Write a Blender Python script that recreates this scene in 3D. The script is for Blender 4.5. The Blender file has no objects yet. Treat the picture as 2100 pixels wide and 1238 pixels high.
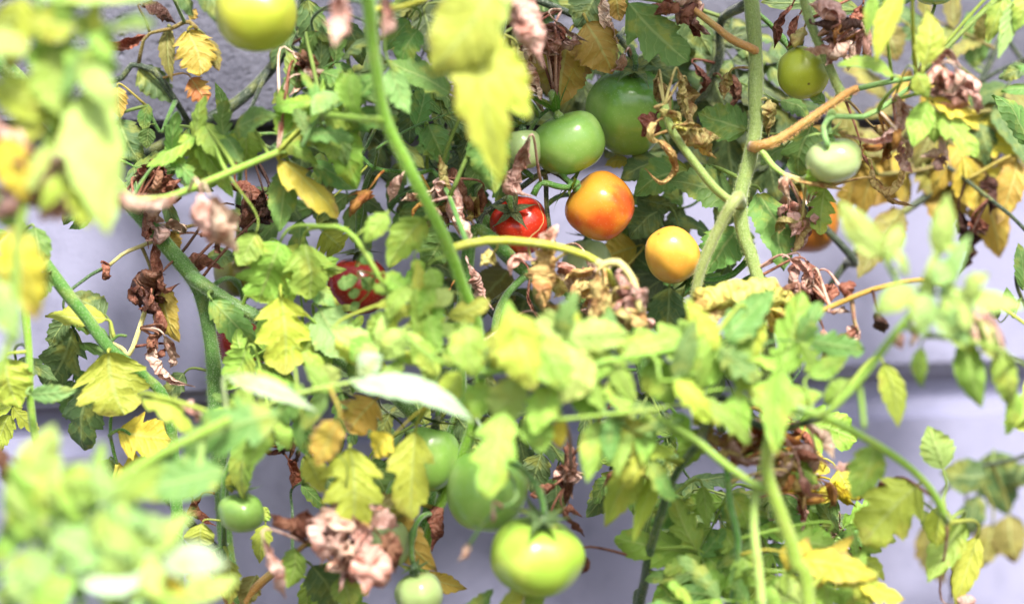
import bpy, math, random
import numpy as np
from mathutils import Vector, Matrix, noise

random.seed(7)
rnd = random.uniform
scene = bpy.context.scene
C = scene.collection

# ------------------------------------------------------------------ camera
LENS, SENSOR, DIST, CAMZ = 85.0, 36.0, 1.90, 0.95      # focus plane is y = 0
cam_data = bpy.data.cameras.new('camera')
cam = bpy.data.objects.new('camera', cam_data)
C.objects.link(cam)
cam_data.lens, cam_data.sensor_width = LENS, SENSOR
cam_data.clip_start, cam_data.clip_end = 0.05, 200
cam.location = (0, -DIST, CAMZ)
cam.rotation_euler = (math.radians(90), math.radians(0), 0)
cam_data.dof.use_dof = True
cam_data.dof.focus_distance = DIST
cam_data.dof.aperture_fstop = 1.7
cam_data.dof.aperture_blades = 0
scene.camera = cam

# ------------------------------------------------------------------ light
SUN_EL, SUN_AZ = 49.0, 16.0          # azimuth measured from straight behind the camera, to the right
world = bpy.data.worlds.new('World')
scene.world = world
world.use_nodes = True
wn = world.node_tree.nodes
sky = wn.new('ShaderNodeTexSky')
sky.sky_type = 'NISHITA'
sky.sun_disc = False
sky.sun_elevation = math.radians(SUN_EL)
sky.sun_rotation = math.radians(180 - SUN_AZ)
sky.air_density, sky.dust_density, sky.ozone_density = 1.0, 3.0, 1.0
wn['Background'].inputs['Strength'].default_value = 0.05
world.node_tree.links.new(sky.outputs[0], wn['Background'].inputs['Color'])
sun_data = bpy.data.lights.new('sun', 'SUN')
sun_data.energy, sun_data.angle = 1.5, math.radians(13)
sun_data.color = (1.0, 0.96, 0.90)
sun = bpy.data.objects.new('sun', sun_data)
C.objects.link(sun)
sa, se = math.radians(SUN_AZ), math.radians(SUN_EL)
to_sun = Vector((math.sin(sa) * math.cos(se), -math.cos(sa) * math.cos(se), math.sin(se)))
sun.rotation_euler = to_sun.to_track_quat('Z', 'Y').to_euler()
sun.location = to_sun * 4
scene.view_settings.view_transform = 'Standard'
scene.view_settings.look = 'None'
scene.view_settings.gamma = 1.0
scene.view_settings.exposure = 2.68
scene.cycles.use_denoising = True

# ------------------------------------------------------------------ pixels to places
def near(d): return d if d < 28 else 28 + (d - 28) * 0.42
K = SENSOR / LENS / 2100.0
def P(px, py, d):
    """photo pixel and distance d (cm) in front of the focus plane -> a place"""
    dep = DIST - d / 100.0
    return Vector(((px - 1050) * K * dep, -DIST + dep, CAMZ - (py - 619) * K * dep))
def S(px, d):
    return px * K * (DIST - d / 100.0)

# ------------------------------------------------------------------ materials
def new_mat(name):
    m = bpy.data.materials.new(name)
    m.use_nodes = True
    nt = m.node_tree
    nt.nodes.clear()
    return m, nt, nt.nodes, nt.links
def N(nt, kind, **kw):
    n = nt.nodes.new('ShaderNode' + kind)
    for k, v in kw.items():
        setattr(n, k, v)
    return n
def math_n(nt, op, a, b=None, clamp=False):
    n = nt.nodes.new('ShaderNodeMath'); n.operation = op; n.use_clamp = clamp
    for i, v in enumerate((a, b)):
        if v is None: continue
        if isinstance(v, (int, float)): n.inputs[i].default_value = v
        else: nt.links.new(v, n.inputs[i])
    return n.outputs[0]
def mix_c(nt, fac, a, b, mode='MIX'):
    n = nt.nodes.new('ShaderNodeMix'); n.data_type = 'RGBA'; n.blend_type = mode
    for i, v in ((0, fac), (6, a), (7, b)):
        if isinstance(v, (int, float)): n.inputs[i].default_value = v
        elif isinstance(v, tuple): n.inputs[i].default_value = (*v, 1) if len(v) == 3 else v
        else: nt.links.new(v, n.inputs[i])
    return n.outputs[2]
def noise_n(nt, scale, detail=3, rough=0.55, vec=None, obj=True):
    n = nt.nodes.new('ShaderNodeTexNoise')
    n.inputs['Scale'].default_value = scale
    n.inputs['Detail'].default_value = detail
    n.inputs['Roughness'].default_value = rough
    if vec is None:
        t = nt.nodes.new('ShaderNodeNewGeometry'); vec = t.outputs['Position']
    nt.links.new(vec, n.inputs['Vector'])
    return n.outputs['Fac']
def ramp(nt, fac, lo, hi):
    n = nt.nodes.new('ShaderNodeMapRange'); n.clamp = True; n.interpolation_type = 'SMOOTHSTEP'
    nt.links.new(fac, n.inputs['Value'])
    n.inputs['From Min'].default_value = lo; n.inputs['From Max'].default_value = hi
    return n.outputs[0]

def leaf_material():
    m, nt, nd, lk = new_mat('living leaf')
    out = N(nt, 'OutputMaterial')
    oi = N(nt, 'ObjectInfo')
    uv = N(nt, 'UVMap')
    sep = N(nt, 'SeparateXYZ'); lk.new(uv.outputs[0], sep.inputs[0])
    t, v = sep.outputs[0], sep.outputs[1]                      # v: 0..1, midrib at 0.5
    s = math_n(nt, 'ABSOLUTE', math_n(nt, 'MULTIPLY', math_n(nt, 'SUBTRACT', v, 0.5), 2.0))
    # veins
    mid = math_n(nt, 'SUBTRACT', 1.0, ramp(nt, s, 0.02, 0.09))
    ph = math_n(nt, 'SUBTRACT', math_n(nt, 'MULTIPLY', t, 6.0), math_n(nt, 'MULTIPLY', s, 1.35))
    ph = math_n(nt, 'ADD', ph, math_n(nt, 'MULTIPLY', noise_n(nt, 110, 2), 1.1))
    saw = math_n(nt, 'ABSOLUTE', math_n(nt, 'SUBTRACT', math_n(nt, 'FRACT', ph), 0.5))   # 0 on vein
    lat = math_n(nt, 'SUBTRACT', 1.0, ramp(nt, saw, 0.01, 0.07))
    lat = math_n(nt, 'MULTIPLY', lat, math_n(nt, 'SUBTRACT', 1.0, ramp(nt, s, 0.6, 1.0)))
    vein = math_n(nt, 'MAXIMUM', mid, math_n(nt, 'MULTIPLY', lat, 0.6))
    big = noise_n(nt, 55, 3)
    fine = noise_n(nt, 420, 3)
    base = oi.outputs['Color']
    hs = N(nt, 'HueSaturation')
    lk.new(base, hs.inputs['Color'])
    hv = math_n(nt, 'ADD', 0.485, math_n(nt, 'MULTIPLY', oi.outputs['Random'], 0.03))
    lk.new(hv, hs.inputs['Hue'])
    lk.new(math_n(nt, 'ADD', 0.82, math_n(nt, 'MULTIPLY', oi.outputs['Random'], 0.36)), hs.inputs['Value'])
    c0 = hs.outputs[0]
    # yellowing between the veins in blotches
    yel = mix_c(nt, 0.55, c0, (0.52, 0.46, 0.03))
    yf = math_n(nt, 'MULTIPLY', ramp(nt, big, 0.50, 0.68), math_n(nt, 'SUBTRACT', 1.0, math_n(nt, 'MULTIPLY', vein, 0.8)))
    c1 = mix_c(nt, math_n(nt, 'MULTIPLY', yf, 0.75), c0, yel)
    dark = mix_c(nt, 0.5, c1, (0.02, 0.06, 0.01), 'MIX')
    c1 = mix_c(nt, math_n(nt, 'MULTIPLY', ramp(nt, fine, 0.45, 0.75), 0.22), c1, dark)
    vcol = mix_c(nt, 0.55, c1, (0.42, 0.50, 0.16))
    c2 = mix_c(nt, math_n(nt, 'MULTIPLY', vein, 0.8), c1, vcol)
    # withered rims: the alpha of the object's colour says how far it has gone
    rim = math_n(nt, 'MAXIMUM', s, t)
    rimn = math_n(nt, 'ADD', rim, math_n(nt, 'MULTIPLY', math_n(nt, 'SUBTRACT', big, 0.5), 1.3))
    burn = math_n(nt, 'MULTIPLY', ramp(nt, rimn, 0.84, 1.06), oi.outputs['Alpha'])
    c3 = mix_c(nt, burn, c2, (0.24, 0.09, 0.035))
    # specks
    vor = N(nt, 'TexVoronoi'); vor.inputs['Scale'].default_value = 160
    geo = N(nt, 'NewGeometry'); lk.new(geo.outputs['Position'], vor.inputs['Vector'])
    spk = math_n(nt, 'MULTIPLY', math_n(nt, 'SUBTRACT', 1.0, ramp(nt, vor.outputs['Distance'], 0.06, 0.13)), ramp(nt, big, 0.52, 0.6))
    c3 = mix_c(nt, math_n(nt, 'MULTIPLY', spk, 0.5), c3, (0.12, 0.06, 0.02))
    under = mix_c(nt, 0.22, c3, (0.36, 0.44, 0.22))
    cf = mix_c(nt, geo.outputs['Backfacing'], c3, under)
    # quilted relief
    quilt = math_n(nt, 'ADD', math_n(nt, 'MULTIPLY', ramp(nt, saw, 0.0, 0.30), 0.5), math_n(nt, 'MULTIPLY', ramp(nt, s, 0.0, 0.2), 0.7))
    hgt = math_n(nt, 'ADD', quilt, math_n(nt, 'MULTIPLY', noise_n(nt, 260, 4), 0.9))
    bmp = N(nt, 'Bump'); bmp.inputs['Strength'].default_value = 0.6; bmp.inputs['Distance'].default_value = 0.0013
    lk.new(hgt, bmp.inputs['Height'])
    pb = N(nt, 'BsdfPrincipled')
    lk.new(cf, pb.inputs['Base Color']); lk.new(bmp.outputs[0], pb.inputs['Normal'])
    pb.inputs['Roughness'].default_value = 0.5
    pb.inputs['Specular IOR Level'].default_value = 0.22
    pb.inputs['Sheen Weight'].default_value = 0.03
    tr = N(nt, 'BsdfTranslucent')
    tc = mix_c(nt, 0.25, cf, (0.45, 0.60, 0.04), 'MIX')
    lk.new(mix_c(nt, 0.5, cf, tc), tr.inputs['Color'])
    lk.new(bmp.outputs[0], tr.inputs['Normal'])
    mx = N(nt, 'MixShader'); mx.inputs[0].default_value = 0.27
    lk.new(pb.outputs[0], mx.inputs[1]); lk.new(tr.outputs[0], mx.inputs[2])
    lk.new(mx.outputs[0], out.inputs[0])
    return m

def dry_material():
    m, nt, nd, lk = new_mat('withered leaf')
    out = N(nt, 'OutputMaterial')
    oi = N(nt, 'ObjectInfo')
    uv = N(nt, 'UVMap')
    sep = N(nt, 'SeparateXYZ'); lk.new(uv.outputs[0], sep.inputs[0])
    big = noise_n(nt, 90, 4)
    fine = noise_n(nt, 700, 4, 0.65)
    base = oi.outputs['Color']
    dk = mix_c(nt, 1.0, base, (0.50, 0.30, 0.25), 'MULTIPLY')
    lt = mix_c(nt, 0.35, base, (0.72, 0.56, 0.46))
    c = mix_c(nt, ramp(nt, big, 0.34, 0.56), dk, base)
    c = mix_c(nt, math_n(nt, 'MULTIPLY', ramp(nt, fine, 0.5, 0.72), 0.6), c, lt)
    wave = N(nt, 'TexWave'); wave.inputs['Scale'].default_value = 2.3; wave.inputs['Distortion'].default_value = 14
    wave.inputs['Detail'].default_value = 3
    lk.new(uv.outputs[0], wave.inputs['Vector'])
    bmp = N(nt, 'Bump'); bmp.inputs['Strength'].default_value = 0.8; bmp.inputs['Distance'].default_value = 0.0016
    hh = math_n(nt, 'ADD', math_n(nt, 'MULTIPLY', wave.outputs['Fac'], 0.7), noise_n(nt, 330, 4, 0.6))
    lk.new(hh, bmp.inputs['Height'])
    c = mix_c(nt, math_n(nt, 'MULTIPLY', ramp(nt, wave.outputs['Fac'], 0.75, 0.2), 0.35), c, dk)
    pb = N(nt, 'BsdfPrincipled')
    lk.new(c, pb.inputs['Base Color']); lk.new(bmp.outputs[0], pb.inputs['Normal'])
    pb.inputs['Roughness'].default_value = 0.62
    pb.inputs['Specular IOR Level'].default_value = 0.35
    tr = N(nt, 'BsdfTranslucent'); lk.new(c, tr.inputs['Color'])
    mx = N(nt, 'MixShader'); mx.inputs[0].default_value = 0.15
    lk.new(pb.outputs[0], mx.inputs[1]); lk.new(tr.outputs[0], mx.inputs[2])
    lk.new(mx.outputs[0], out.inputs[0])
    return m

def stem_material():
    m, nt, nd, lk = new_mat('hairy stem')
    out = N(nt, 'OutputMaterial')
    oi = N(nt, 'ObjectInfo')
    uv = N(nt, 'UVMap')
    mp = N(nt, 'Mapping'); lk.new(uv.outputs[0], mp.inputs[0])
    mp.inputs['Scale'].default_value = (3, 9, 1)
    streak = noise_n(nt, 4, 3, 0.6, mp.outputs[0])
    big = noise_n(nt, 60, 3)
    fine = noise_n(nt, 900, 2)
    base = oi.outputs['Color']
    c = mix_c(nt, ramp(nt, streak, 0.4, 0.7), base, mix_c(nt, 1.0, base, (0.6, 0.62, 0.5), 'MULTIPLY'))
    c = mix_c(nt, math_n(nt, 'MULTIPLY', ramp(nt, big, 0.5, 0.7), 0.4), c, (0.30, 0.32, 0.06))
    c = mix_c(nt, math_n(nt, 'MULTIPLY', ramp(nt, fine, 0.5, 0.7), 0.4), c, mix_c(nt, 0.5, base, (0.75, 0.8, 0.6)))
    bmp = N(nt, 'Bump'); bmp.inputs['Strength'].default_value = 0.5; bmp.inputs['Distance'].default_value = 0.001
    lk.new(math_n(nt, 'ADD', fine, streak), bmp.inputs['Height'])
    pb = N(nt, 'BsdfPrincipled')
    lk.new(c, pb.inputs['Base Color']); lk.new(bmp.outputs[0], pb.inputs['Normal'])
    pb.inputs['Roughness'].default_value = 0.55
    pb.inputs['Sheen Weight'].default_value = 0.35
    pb.inputs['Sheen Roughness'].default_value = 0.4
    pb.inputs['Subsurface Weight'].default_value = 0.0
    lk.new(pb.outputs[0], out.inputs[0])
    return m

def tomato_material(name, ca, cb, cc, rough=0.24, crack=False):
    """ca main skin, cb blotches, cc shoulders near the stalk (object z up)"""
    m, nt, nd, lk = new_mat(name)
    out = N(nt, 'OutputMaterial')
    tc = N(nt, 'TexCoord')
    sep = N(nt, 'SeparateXYZ'); lk.new(tc.outputs['Object'], sep.inputs[0])
    big = noise_n(nt, 28, 3)
    mid = noise_n(nt, 130, 4)
    c = mix_c(nt, ramp(nt, big, 0.42, 0.64), ca, cb)
    zz = math_n(nt, 'ADD', math_n(nt, 'MULTIPLY', sep.outputs[2], 38.0), math_n(nt, 'MULTIPLY', mid, 0.5))
    c = mix_c(nt, ramp(nt, zz, 0.55, 1.25), c, cc)
    # faint pale specks of the skin
    vor = N(nt, 'TexVoronoi'); vor.inputs['Scale'].default_value = 420
    lk.new(tc.outputs['Object'], vor.inputs['Vector'])
    sp = math_n(nt, 'SUBTRACT', 1.0, ramp(nt, vor.outputs['Distance'], 0.10, 0.28))
    c = mix_c(nt, math_n(nt, 'MULTIPLY', sp, 0.16), c, mix_c(nt, 0.5, ca, (0.8, 0.85, 0.6)))
    # blossom scar at the far end
    r2 = N(nt, 'VectorMath', operation='LENGTH')
    cmb = N(nt, 'CombineXYZ'); lk.new(sep.outputs[0], cmb.inputs[0]); lk.new(sep.outputs[1], cmb.inputs[1])
    lk.new(cmb.outputs[0], r2.inputs[0])
    low = math_n(nt, 'LESS_THAN', sep.outputs[2], 0.0)
    scar = math_n(nt, 'MULTIPLY', math_n(nt, 'SUBTRACT', 1.0, ramp(nt, r2.outputs['Value'], 0.0005, 0.0016)), low)
    c = mix_c(nt, math_n(nt, 'MULTIPLY', scar, 0.9), c, (0.08, 0.05, 0.02))
    if crack:
        zw = math_n(nt, 'ADD', sep.outputs[2], math_n(nt, 'MULTIPLY', math_n(nt, 'SUBTRACT', noise_n(nt, 120, 2), 0.5), 0.004))
        ln = math_n(nt, 'ABSOLUTE', math_n(nt, 'SUBTRACT', zw, 0.0125))
        cr = math_n(nt, 'SUBTRACT', 1.0, ramp(nt, ln, 0.0003, 0.0009))
        cr = math_n(nt, 'MULTIPLY', cr, math_n(nt, 'GREATER_THAN', sep.outputs[0], 0.004))
        c = mix_c(nt, cr, c, (0.62, 0.38, 0.16))
    bmp = N(nt, 'Bump'); bmp.inputs['Strength'].default_value = 0.12; bmp.inputs['Distance'].default_value = 0.001
    lk.new(noise_n(nt, 160, 3), bmp.inputs['Height'])
    pb = N(nt, 'BsdfPrincipled')
    lk.new(c, pb.inputs['Base Color']); lk.new(bmp.outputs[0], pb.inputs['Normal'])
    pb.inputs['Roughness'].default_value = rough
    pb.inputs['Subsurface Weight'].default_value = 0.15
    pb.inputs['Subsurface Radius'].default_value = (0.006, 0.005, 0.002)
    pb.inputs['Subsurface Scale'].default_value = 0.6
    lk.new(pb.outputs[0], out.inputs[0])
    return m

def plain_material(name, ca, cb, scale, rough, bump, bscale, pits=False):
    m, nt, nd, lk = new_mat(name)
    out = N(nt, 'OutputMaterial')
    c = mix_c(nt, ramp(nt, noise_n(nt, scale, 5, 0.6), 0.35, 0.68), ca, cb)
    c = mix_c(nt, math_n(nt, 'MULTIPLY', ramp(nt, noise_n(nt, scale * 14, 4, 0.6), 0.48, 0.75), 0.35), c, mix_c(nt, 1.0, ca, (0.6, 0.6, 0.62), 'MULTIPLY'))
    h = noise_n(nt, bscale, 5, 0.65)
    if pits:
        vor = N(nt, 'TexVoronoi'); vor.inputs['Scale'].default_value = bscale * 0.55
        g = N(nt, 'NewGeometry'); lk.new(g.outputs['Position'], vor.inputs['Vector'])
        pit = math_n(nt, 'MULTIPLY', math_n(nt, 'SUBTRACT', 1.0, ramp(nt, vor.outputs['Distance'], 0.12, 0.34)), ramp(nt, noise_n(nt, 40, 3), 0.45, 0.6))
        h = math_n(nt, 'SUBTRACT', h, math_n(nt, 'MULTIPLY', pit, 0.8))
        crease = noise_n(nt, bscale * 0.18, 6, 0.7)
        h = math_n(nt, 'ADD', h, math_n(nt, 'MULTIPLY', crease, 1.6))
    bmp = N(nt, 'Bump'); bmp.inputs['Strength'].default_value = bump; bmp.inputs['Distance'].default_value = 0.004
    lk.new(h, bmp.inputs['Height'])
    pb = N(nt, 'BsdfPrincipled')
    lk.new(c, pb.inputs['Base Color']); lk.new(bmp.outputs[0], pb.inputs['Normal'])
    pb.inputs['Roughness'].default_value = rough
    pb.inputs['Specular IOR Level'].default_value = 0.25
    lk.new(pb.outputs[0], out.inputs[0])
    return m

M_LEAF, M_DRY, M_STEM = leaf_material(), dry_material(), stem_material()
M_TOM = {
    'lime':   tomato_material('yellow green tomato skin', (0.36, 0.42, 0.035), (0.44, 0.46, 0.05), (0.30, 0.40, 0.05), 0.32),
    'glossy': tomato_material('light green tomato skin', (0.27, 0.42, 0.045), (0.36, 0.46, 0.07), (0.24, 0.38, 0.05), 0.3),
    'green':  tomato_material('green tomato skin', (0.22, 0.40, 0.075), (0.30, 0.46, 0.12), (0.13, 0.28, 0.045), 0.24),
    'deep':   tomato_material('deep green tomato skin', (0.22, 0.40, 0.075), (0.28, 0.45, 0.11), (0.11, 0.25, 0.04), 0.22),
    'pale':   tomato_material('pale green tomato skin', (0.34, 0.46, 0.17), (0.42, 0.52, 0.24), (0.26, 0.38, 0.10), 0.22),
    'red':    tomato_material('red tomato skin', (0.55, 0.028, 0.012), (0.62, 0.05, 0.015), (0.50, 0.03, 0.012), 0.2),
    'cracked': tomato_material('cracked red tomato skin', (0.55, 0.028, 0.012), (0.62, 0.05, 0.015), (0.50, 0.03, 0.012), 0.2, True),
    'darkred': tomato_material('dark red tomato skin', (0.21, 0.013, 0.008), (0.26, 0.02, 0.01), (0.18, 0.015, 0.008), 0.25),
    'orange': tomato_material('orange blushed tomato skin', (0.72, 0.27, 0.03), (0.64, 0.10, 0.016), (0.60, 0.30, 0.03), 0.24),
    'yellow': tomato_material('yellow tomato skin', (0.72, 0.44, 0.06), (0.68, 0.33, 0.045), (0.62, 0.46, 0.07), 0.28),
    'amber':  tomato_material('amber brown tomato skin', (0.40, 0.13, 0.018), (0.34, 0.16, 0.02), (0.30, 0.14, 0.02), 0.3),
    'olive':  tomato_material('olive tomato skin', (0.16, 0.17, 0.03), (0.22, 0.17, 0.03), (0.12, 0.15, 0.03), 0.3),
}
M_ROUGH = plain_material('rough grey concrete', (0.105, 0.105, 0.138), (0.150, 0.150, 0.188), 14, 0.9, 1.0, 200, True)
M_SMOOTH = plain_material('smooth pale render', (0.245, 0.246, 0.352), (0.285, 0.287, 0.402), 4, 0.8, 0.25, 300)
M_SOIL = plain_material('dark garden soil', (0.045, 0.032, 0.022), (0.09, 0.065, 0.045), 12, 0.95, 1.0, 60)

COL = {  # tissue colour ('G', 'd' darkened for inner shade), and how far its rim has withered
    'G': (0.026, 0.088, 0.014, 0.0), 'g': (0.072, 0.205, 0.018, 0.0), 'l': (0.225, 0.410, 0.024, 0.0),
    'y': (0.400, 0.465, 0.018, 0.3), 'Y': (0.660, 0.490, 0.012, 0.7), 'O': (0.470, 0.250, 0.014, 0.8),
    'R': (0.560, 0.150, 0.015, 0.5), 'A': (0.170, 0.115, 0.010, 0.7), 'm': (0.230, 0.420, 0.110, 0.0),
    'w': (0.420, 0.570, 0.370, 0.0), 'q': (0.390, 0.545, 0.110, 0.0), 'd': (0.010, 0.028, 0.008, 0.0),  # 'w': pale undersides; at lower left its white paints in a shiny reflection
    'P': (0.720, 0.480, 0.410, 0), 'B': (0.300, 0.125, 0.078, 0), 'D': (0.080, 0.030, 0.020, 0),
    'C': (0.640, 0.520, 0.200, 0), 'T': (0.500, 0.240, 0.055, 0), 'h': (0.240, 0.330, 0.085, 0), 'e': (0.085, 0.200, 0.028, 0), 'K': (0.780, 0.700, 0.170, 0),
}

# ------------------------------------------------------------------ object helpers
def make_mesh(name, verts, faces, uvs=None, smooth=True):
    me = bpy.data.meshes.new(name)
    me.from_pydata([tuple(v) for v in verts], [], faces)
    if uvs is not None:
        lay = me.uv_layers.new(name='UVMap')
        li = np.zeros(len(me.loops), dtype=np.int32)
        me.loops.foreach_get('vertex_index', li)
        lay.data.foreach_set('uv', np.asarray(uvs, dtype=np.float32)[li].ravel())
    if smooth:
        me.polygons.foreach_set('use_smooth', [True] * len(me.polygons))
    me.update()
    return me
def obj(name, me, mat, parent=None, color=None):
    o = bpy.data.objects.new(name, me)
    C.objects.link(o)
    if mat and not me.materials: me.materials.append(mat)
    if parent:
        o.parent = parent
        o.matrix_parent_inverse = Matrix.Translation(-parent.location) if parent.parent is None else Matrix()
    if color: o.color = color
    return o
def thing(name, label, cat, loc, group=None):
    o = bpy.data.objects.new(name, None)
    o.empty_display_size = 0.03
    C.objects.link(o); o.location = loc
    o['label'], o['category'] = label, cat
    if group: o['group'] = group
    return o

def catmull(pts, n):
    pts = [Vector(p) for p in pts]
    if len(pts) == 2:
        return [pts[0].lerp(pts[1], i / n) for i in range(n + 1)]
    ext = [pts[0] * 2 - pts[1]] + pts + [pts[-1] * 2 - pts[-2]]
    out, m = [], len(pts) - 1
    for i in range(n + 1):
        u = i / n * m
        k = min(int(u), m - 1); f = u - k
        a, b, c, d = ext[k:k + 4]
        out.append(0.5 * ((2 * b) + (c - a) * f + (2 * a - 5 * b + 4 * c - d) * f * f + (3 * b - a - 3 * c + d) * f ** 3))
    return out
def frames(path):
    T = []
    for i in range(len(path)):
        a, b = path[max(i - 1, 0)], path[min(i + 1, len(path) - 1)]
        t = (b - a)
        T.append(t.normalized() if t.length > 1e-9 else Vector((0, 0, 1)))
    ref = Vector((0, -1, 0.3))
    n = (ref - T[0] * ref.dot(T[0]))
    n = n.normalized() if n.length > 1e-4 else T[0].orthogonal().normalized()
    res = []
    for t in T:
        n = n - t * n.dot(t)
        n = n.normalized() if n.length > 1e-6 else t.orthogonal().normalized()
        res.append((t, n, t.cross(n)))
    return res
def tube_geo(path, radii, sides=8, v0=0, uvc=None):
    fr = frames(path)
    V, F, U = [], [], []
    for i, (p, (t, n, b)) in enumerate(zip(path, fr)):
        for j in range(sides):
            a = 2 * math.pi * j / sides
            V.append(p + (n * math.cos(a) + b * math.sin(a)) * radii[i] * (1 + (0.07 * math.cos(4 * a + i * 0.05) if sides >= 12 else 0)))
            U.append(uvc if uvc else (i * 0.12, j / sides))
    for i in range(len(path) - 1):
        for j in range(sides):
            k = (j + 1) % sides
            F.append((v0 + i * sides + j, v0 + i * sides + k, v0 + (i + 1) * sides + k, v0 + (i + 1) * sides + j))
    F.append(tuple(v0 + j for j in reversed(range(sides))))
    F.append(tuple(v0 + (len(path) - 1) * sides + j for j in range(sides)))
    return V, F, U

# ------------------------------------------------------------------ the setting
def box_geo(x0, x1, y0, y1, z0, z1, b=0.004):
    import bmesh
    bm = bmesh.new()
    bmesh.ops.create_cube(bm, size=1)
    for v in bm.verts:
        v.co = Vector((x0 + (v.co.x + .5) * (x1 - x0), y0 + (v.co.y + .5) * (y1 - y0), z0 + (v.co.z + .5) * (z1 - z0)))
    if b: bmesh.ops.bevel(bm, geom=bm.edges[:], offset=b, segments=2, affect='EDGES')
    me = bpy.data.meshes.new('wall'); bm.to_mesh(me); bm.free()
    return me
gm = make_mesh('ground', [(-30, -30, 0), (30, -30, 0), (30, 30, 0), (-30, 30, 0)], [(0, 1, 2, 3)], smooth=False)
ground = obj('ground', gm, M_SOIL); ground['kind'] = 'structure'

WY, YAW = 0.25, 16.0
wall = thing('garden_wall', 'pale rendered garden wall with a rough grey concrete course on top, behind the vines', 'wall', (0, WY, 0))
zl = P(400, 217, -13).z - math.radians(1.6) * 0.25                                      # under edge of the rough course
zg1, zg0 = P(1050, 800, -25).z, P(1050, 858, -25).z          # shadowed joint low on the wall
wp = [obj('concrete_course', box_geo(-2.2, 2.2, -0.045, 0.25, zl, 1.9, 0.003), M_ROUGH, wall),
      obj('render_panel', box_geo(-2.2, 2.2, 0, 0.24, zg1, zl - 0.002, 0.010), M_SMOOTH, wall),
      obj('joint_bed', box_geo(-2.19, 2.19, 0.030, 0.24, zg0 - 0.01, zg1 + 0.01, 0), M_SMOOTH, wall),
      obj('render_panel', box_geo(-2.2, 2.2, 0.004, 0.24, -0.05, zg0, 0.016), M_SMOOTH, wall)]
for o in wp: o.matrix_parent_inverse = Matrix()
wall.rotation_euler = (0, math.radians(-1.6), math.radians(YAW))

# ------------------------------------------------------------------ the vines
VINES = {
    'right':  'tall pale hairy tomato vine forking beside the yellow tomato, with an orange leaf stalk',
    'centre': 'tomato vine with a long bare light green stem slanting down past the red tomatoes',
    'truss':  'thick dark hairy tomato vine that carries the red and orange tomatoes',
    'left':   'dark green tomato vine with forked stem and brown dead leaves against the wall',
    'corner': 'dark tomato vine in front of the rough concrete course with ochre leaves',
    'edge':   'tomato vine with yellowing lobed leaves and a slanting green stem beside the forked stem',
    'low':    'pale tomato vine with straight forked stem and lime leaves below the curled yellow leaf',
    'shoot':  'slender lime tomato shoot hanging in front of the open pale wall',
    'spill':  'out-of-focus tomato vine with pale mint and white leaves spilling over the small green tomato',
    'crown':  'blurred tomato vine with big pale yellow and pink withered leaves, next to the rough concrete',
    'band':   'blurred lime and yellow tomato vine sprawling above the large glossy green tomato',
    'back':   'shaded tomato vine with olive and ochre leaves close to the pale wall',
}
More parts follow.
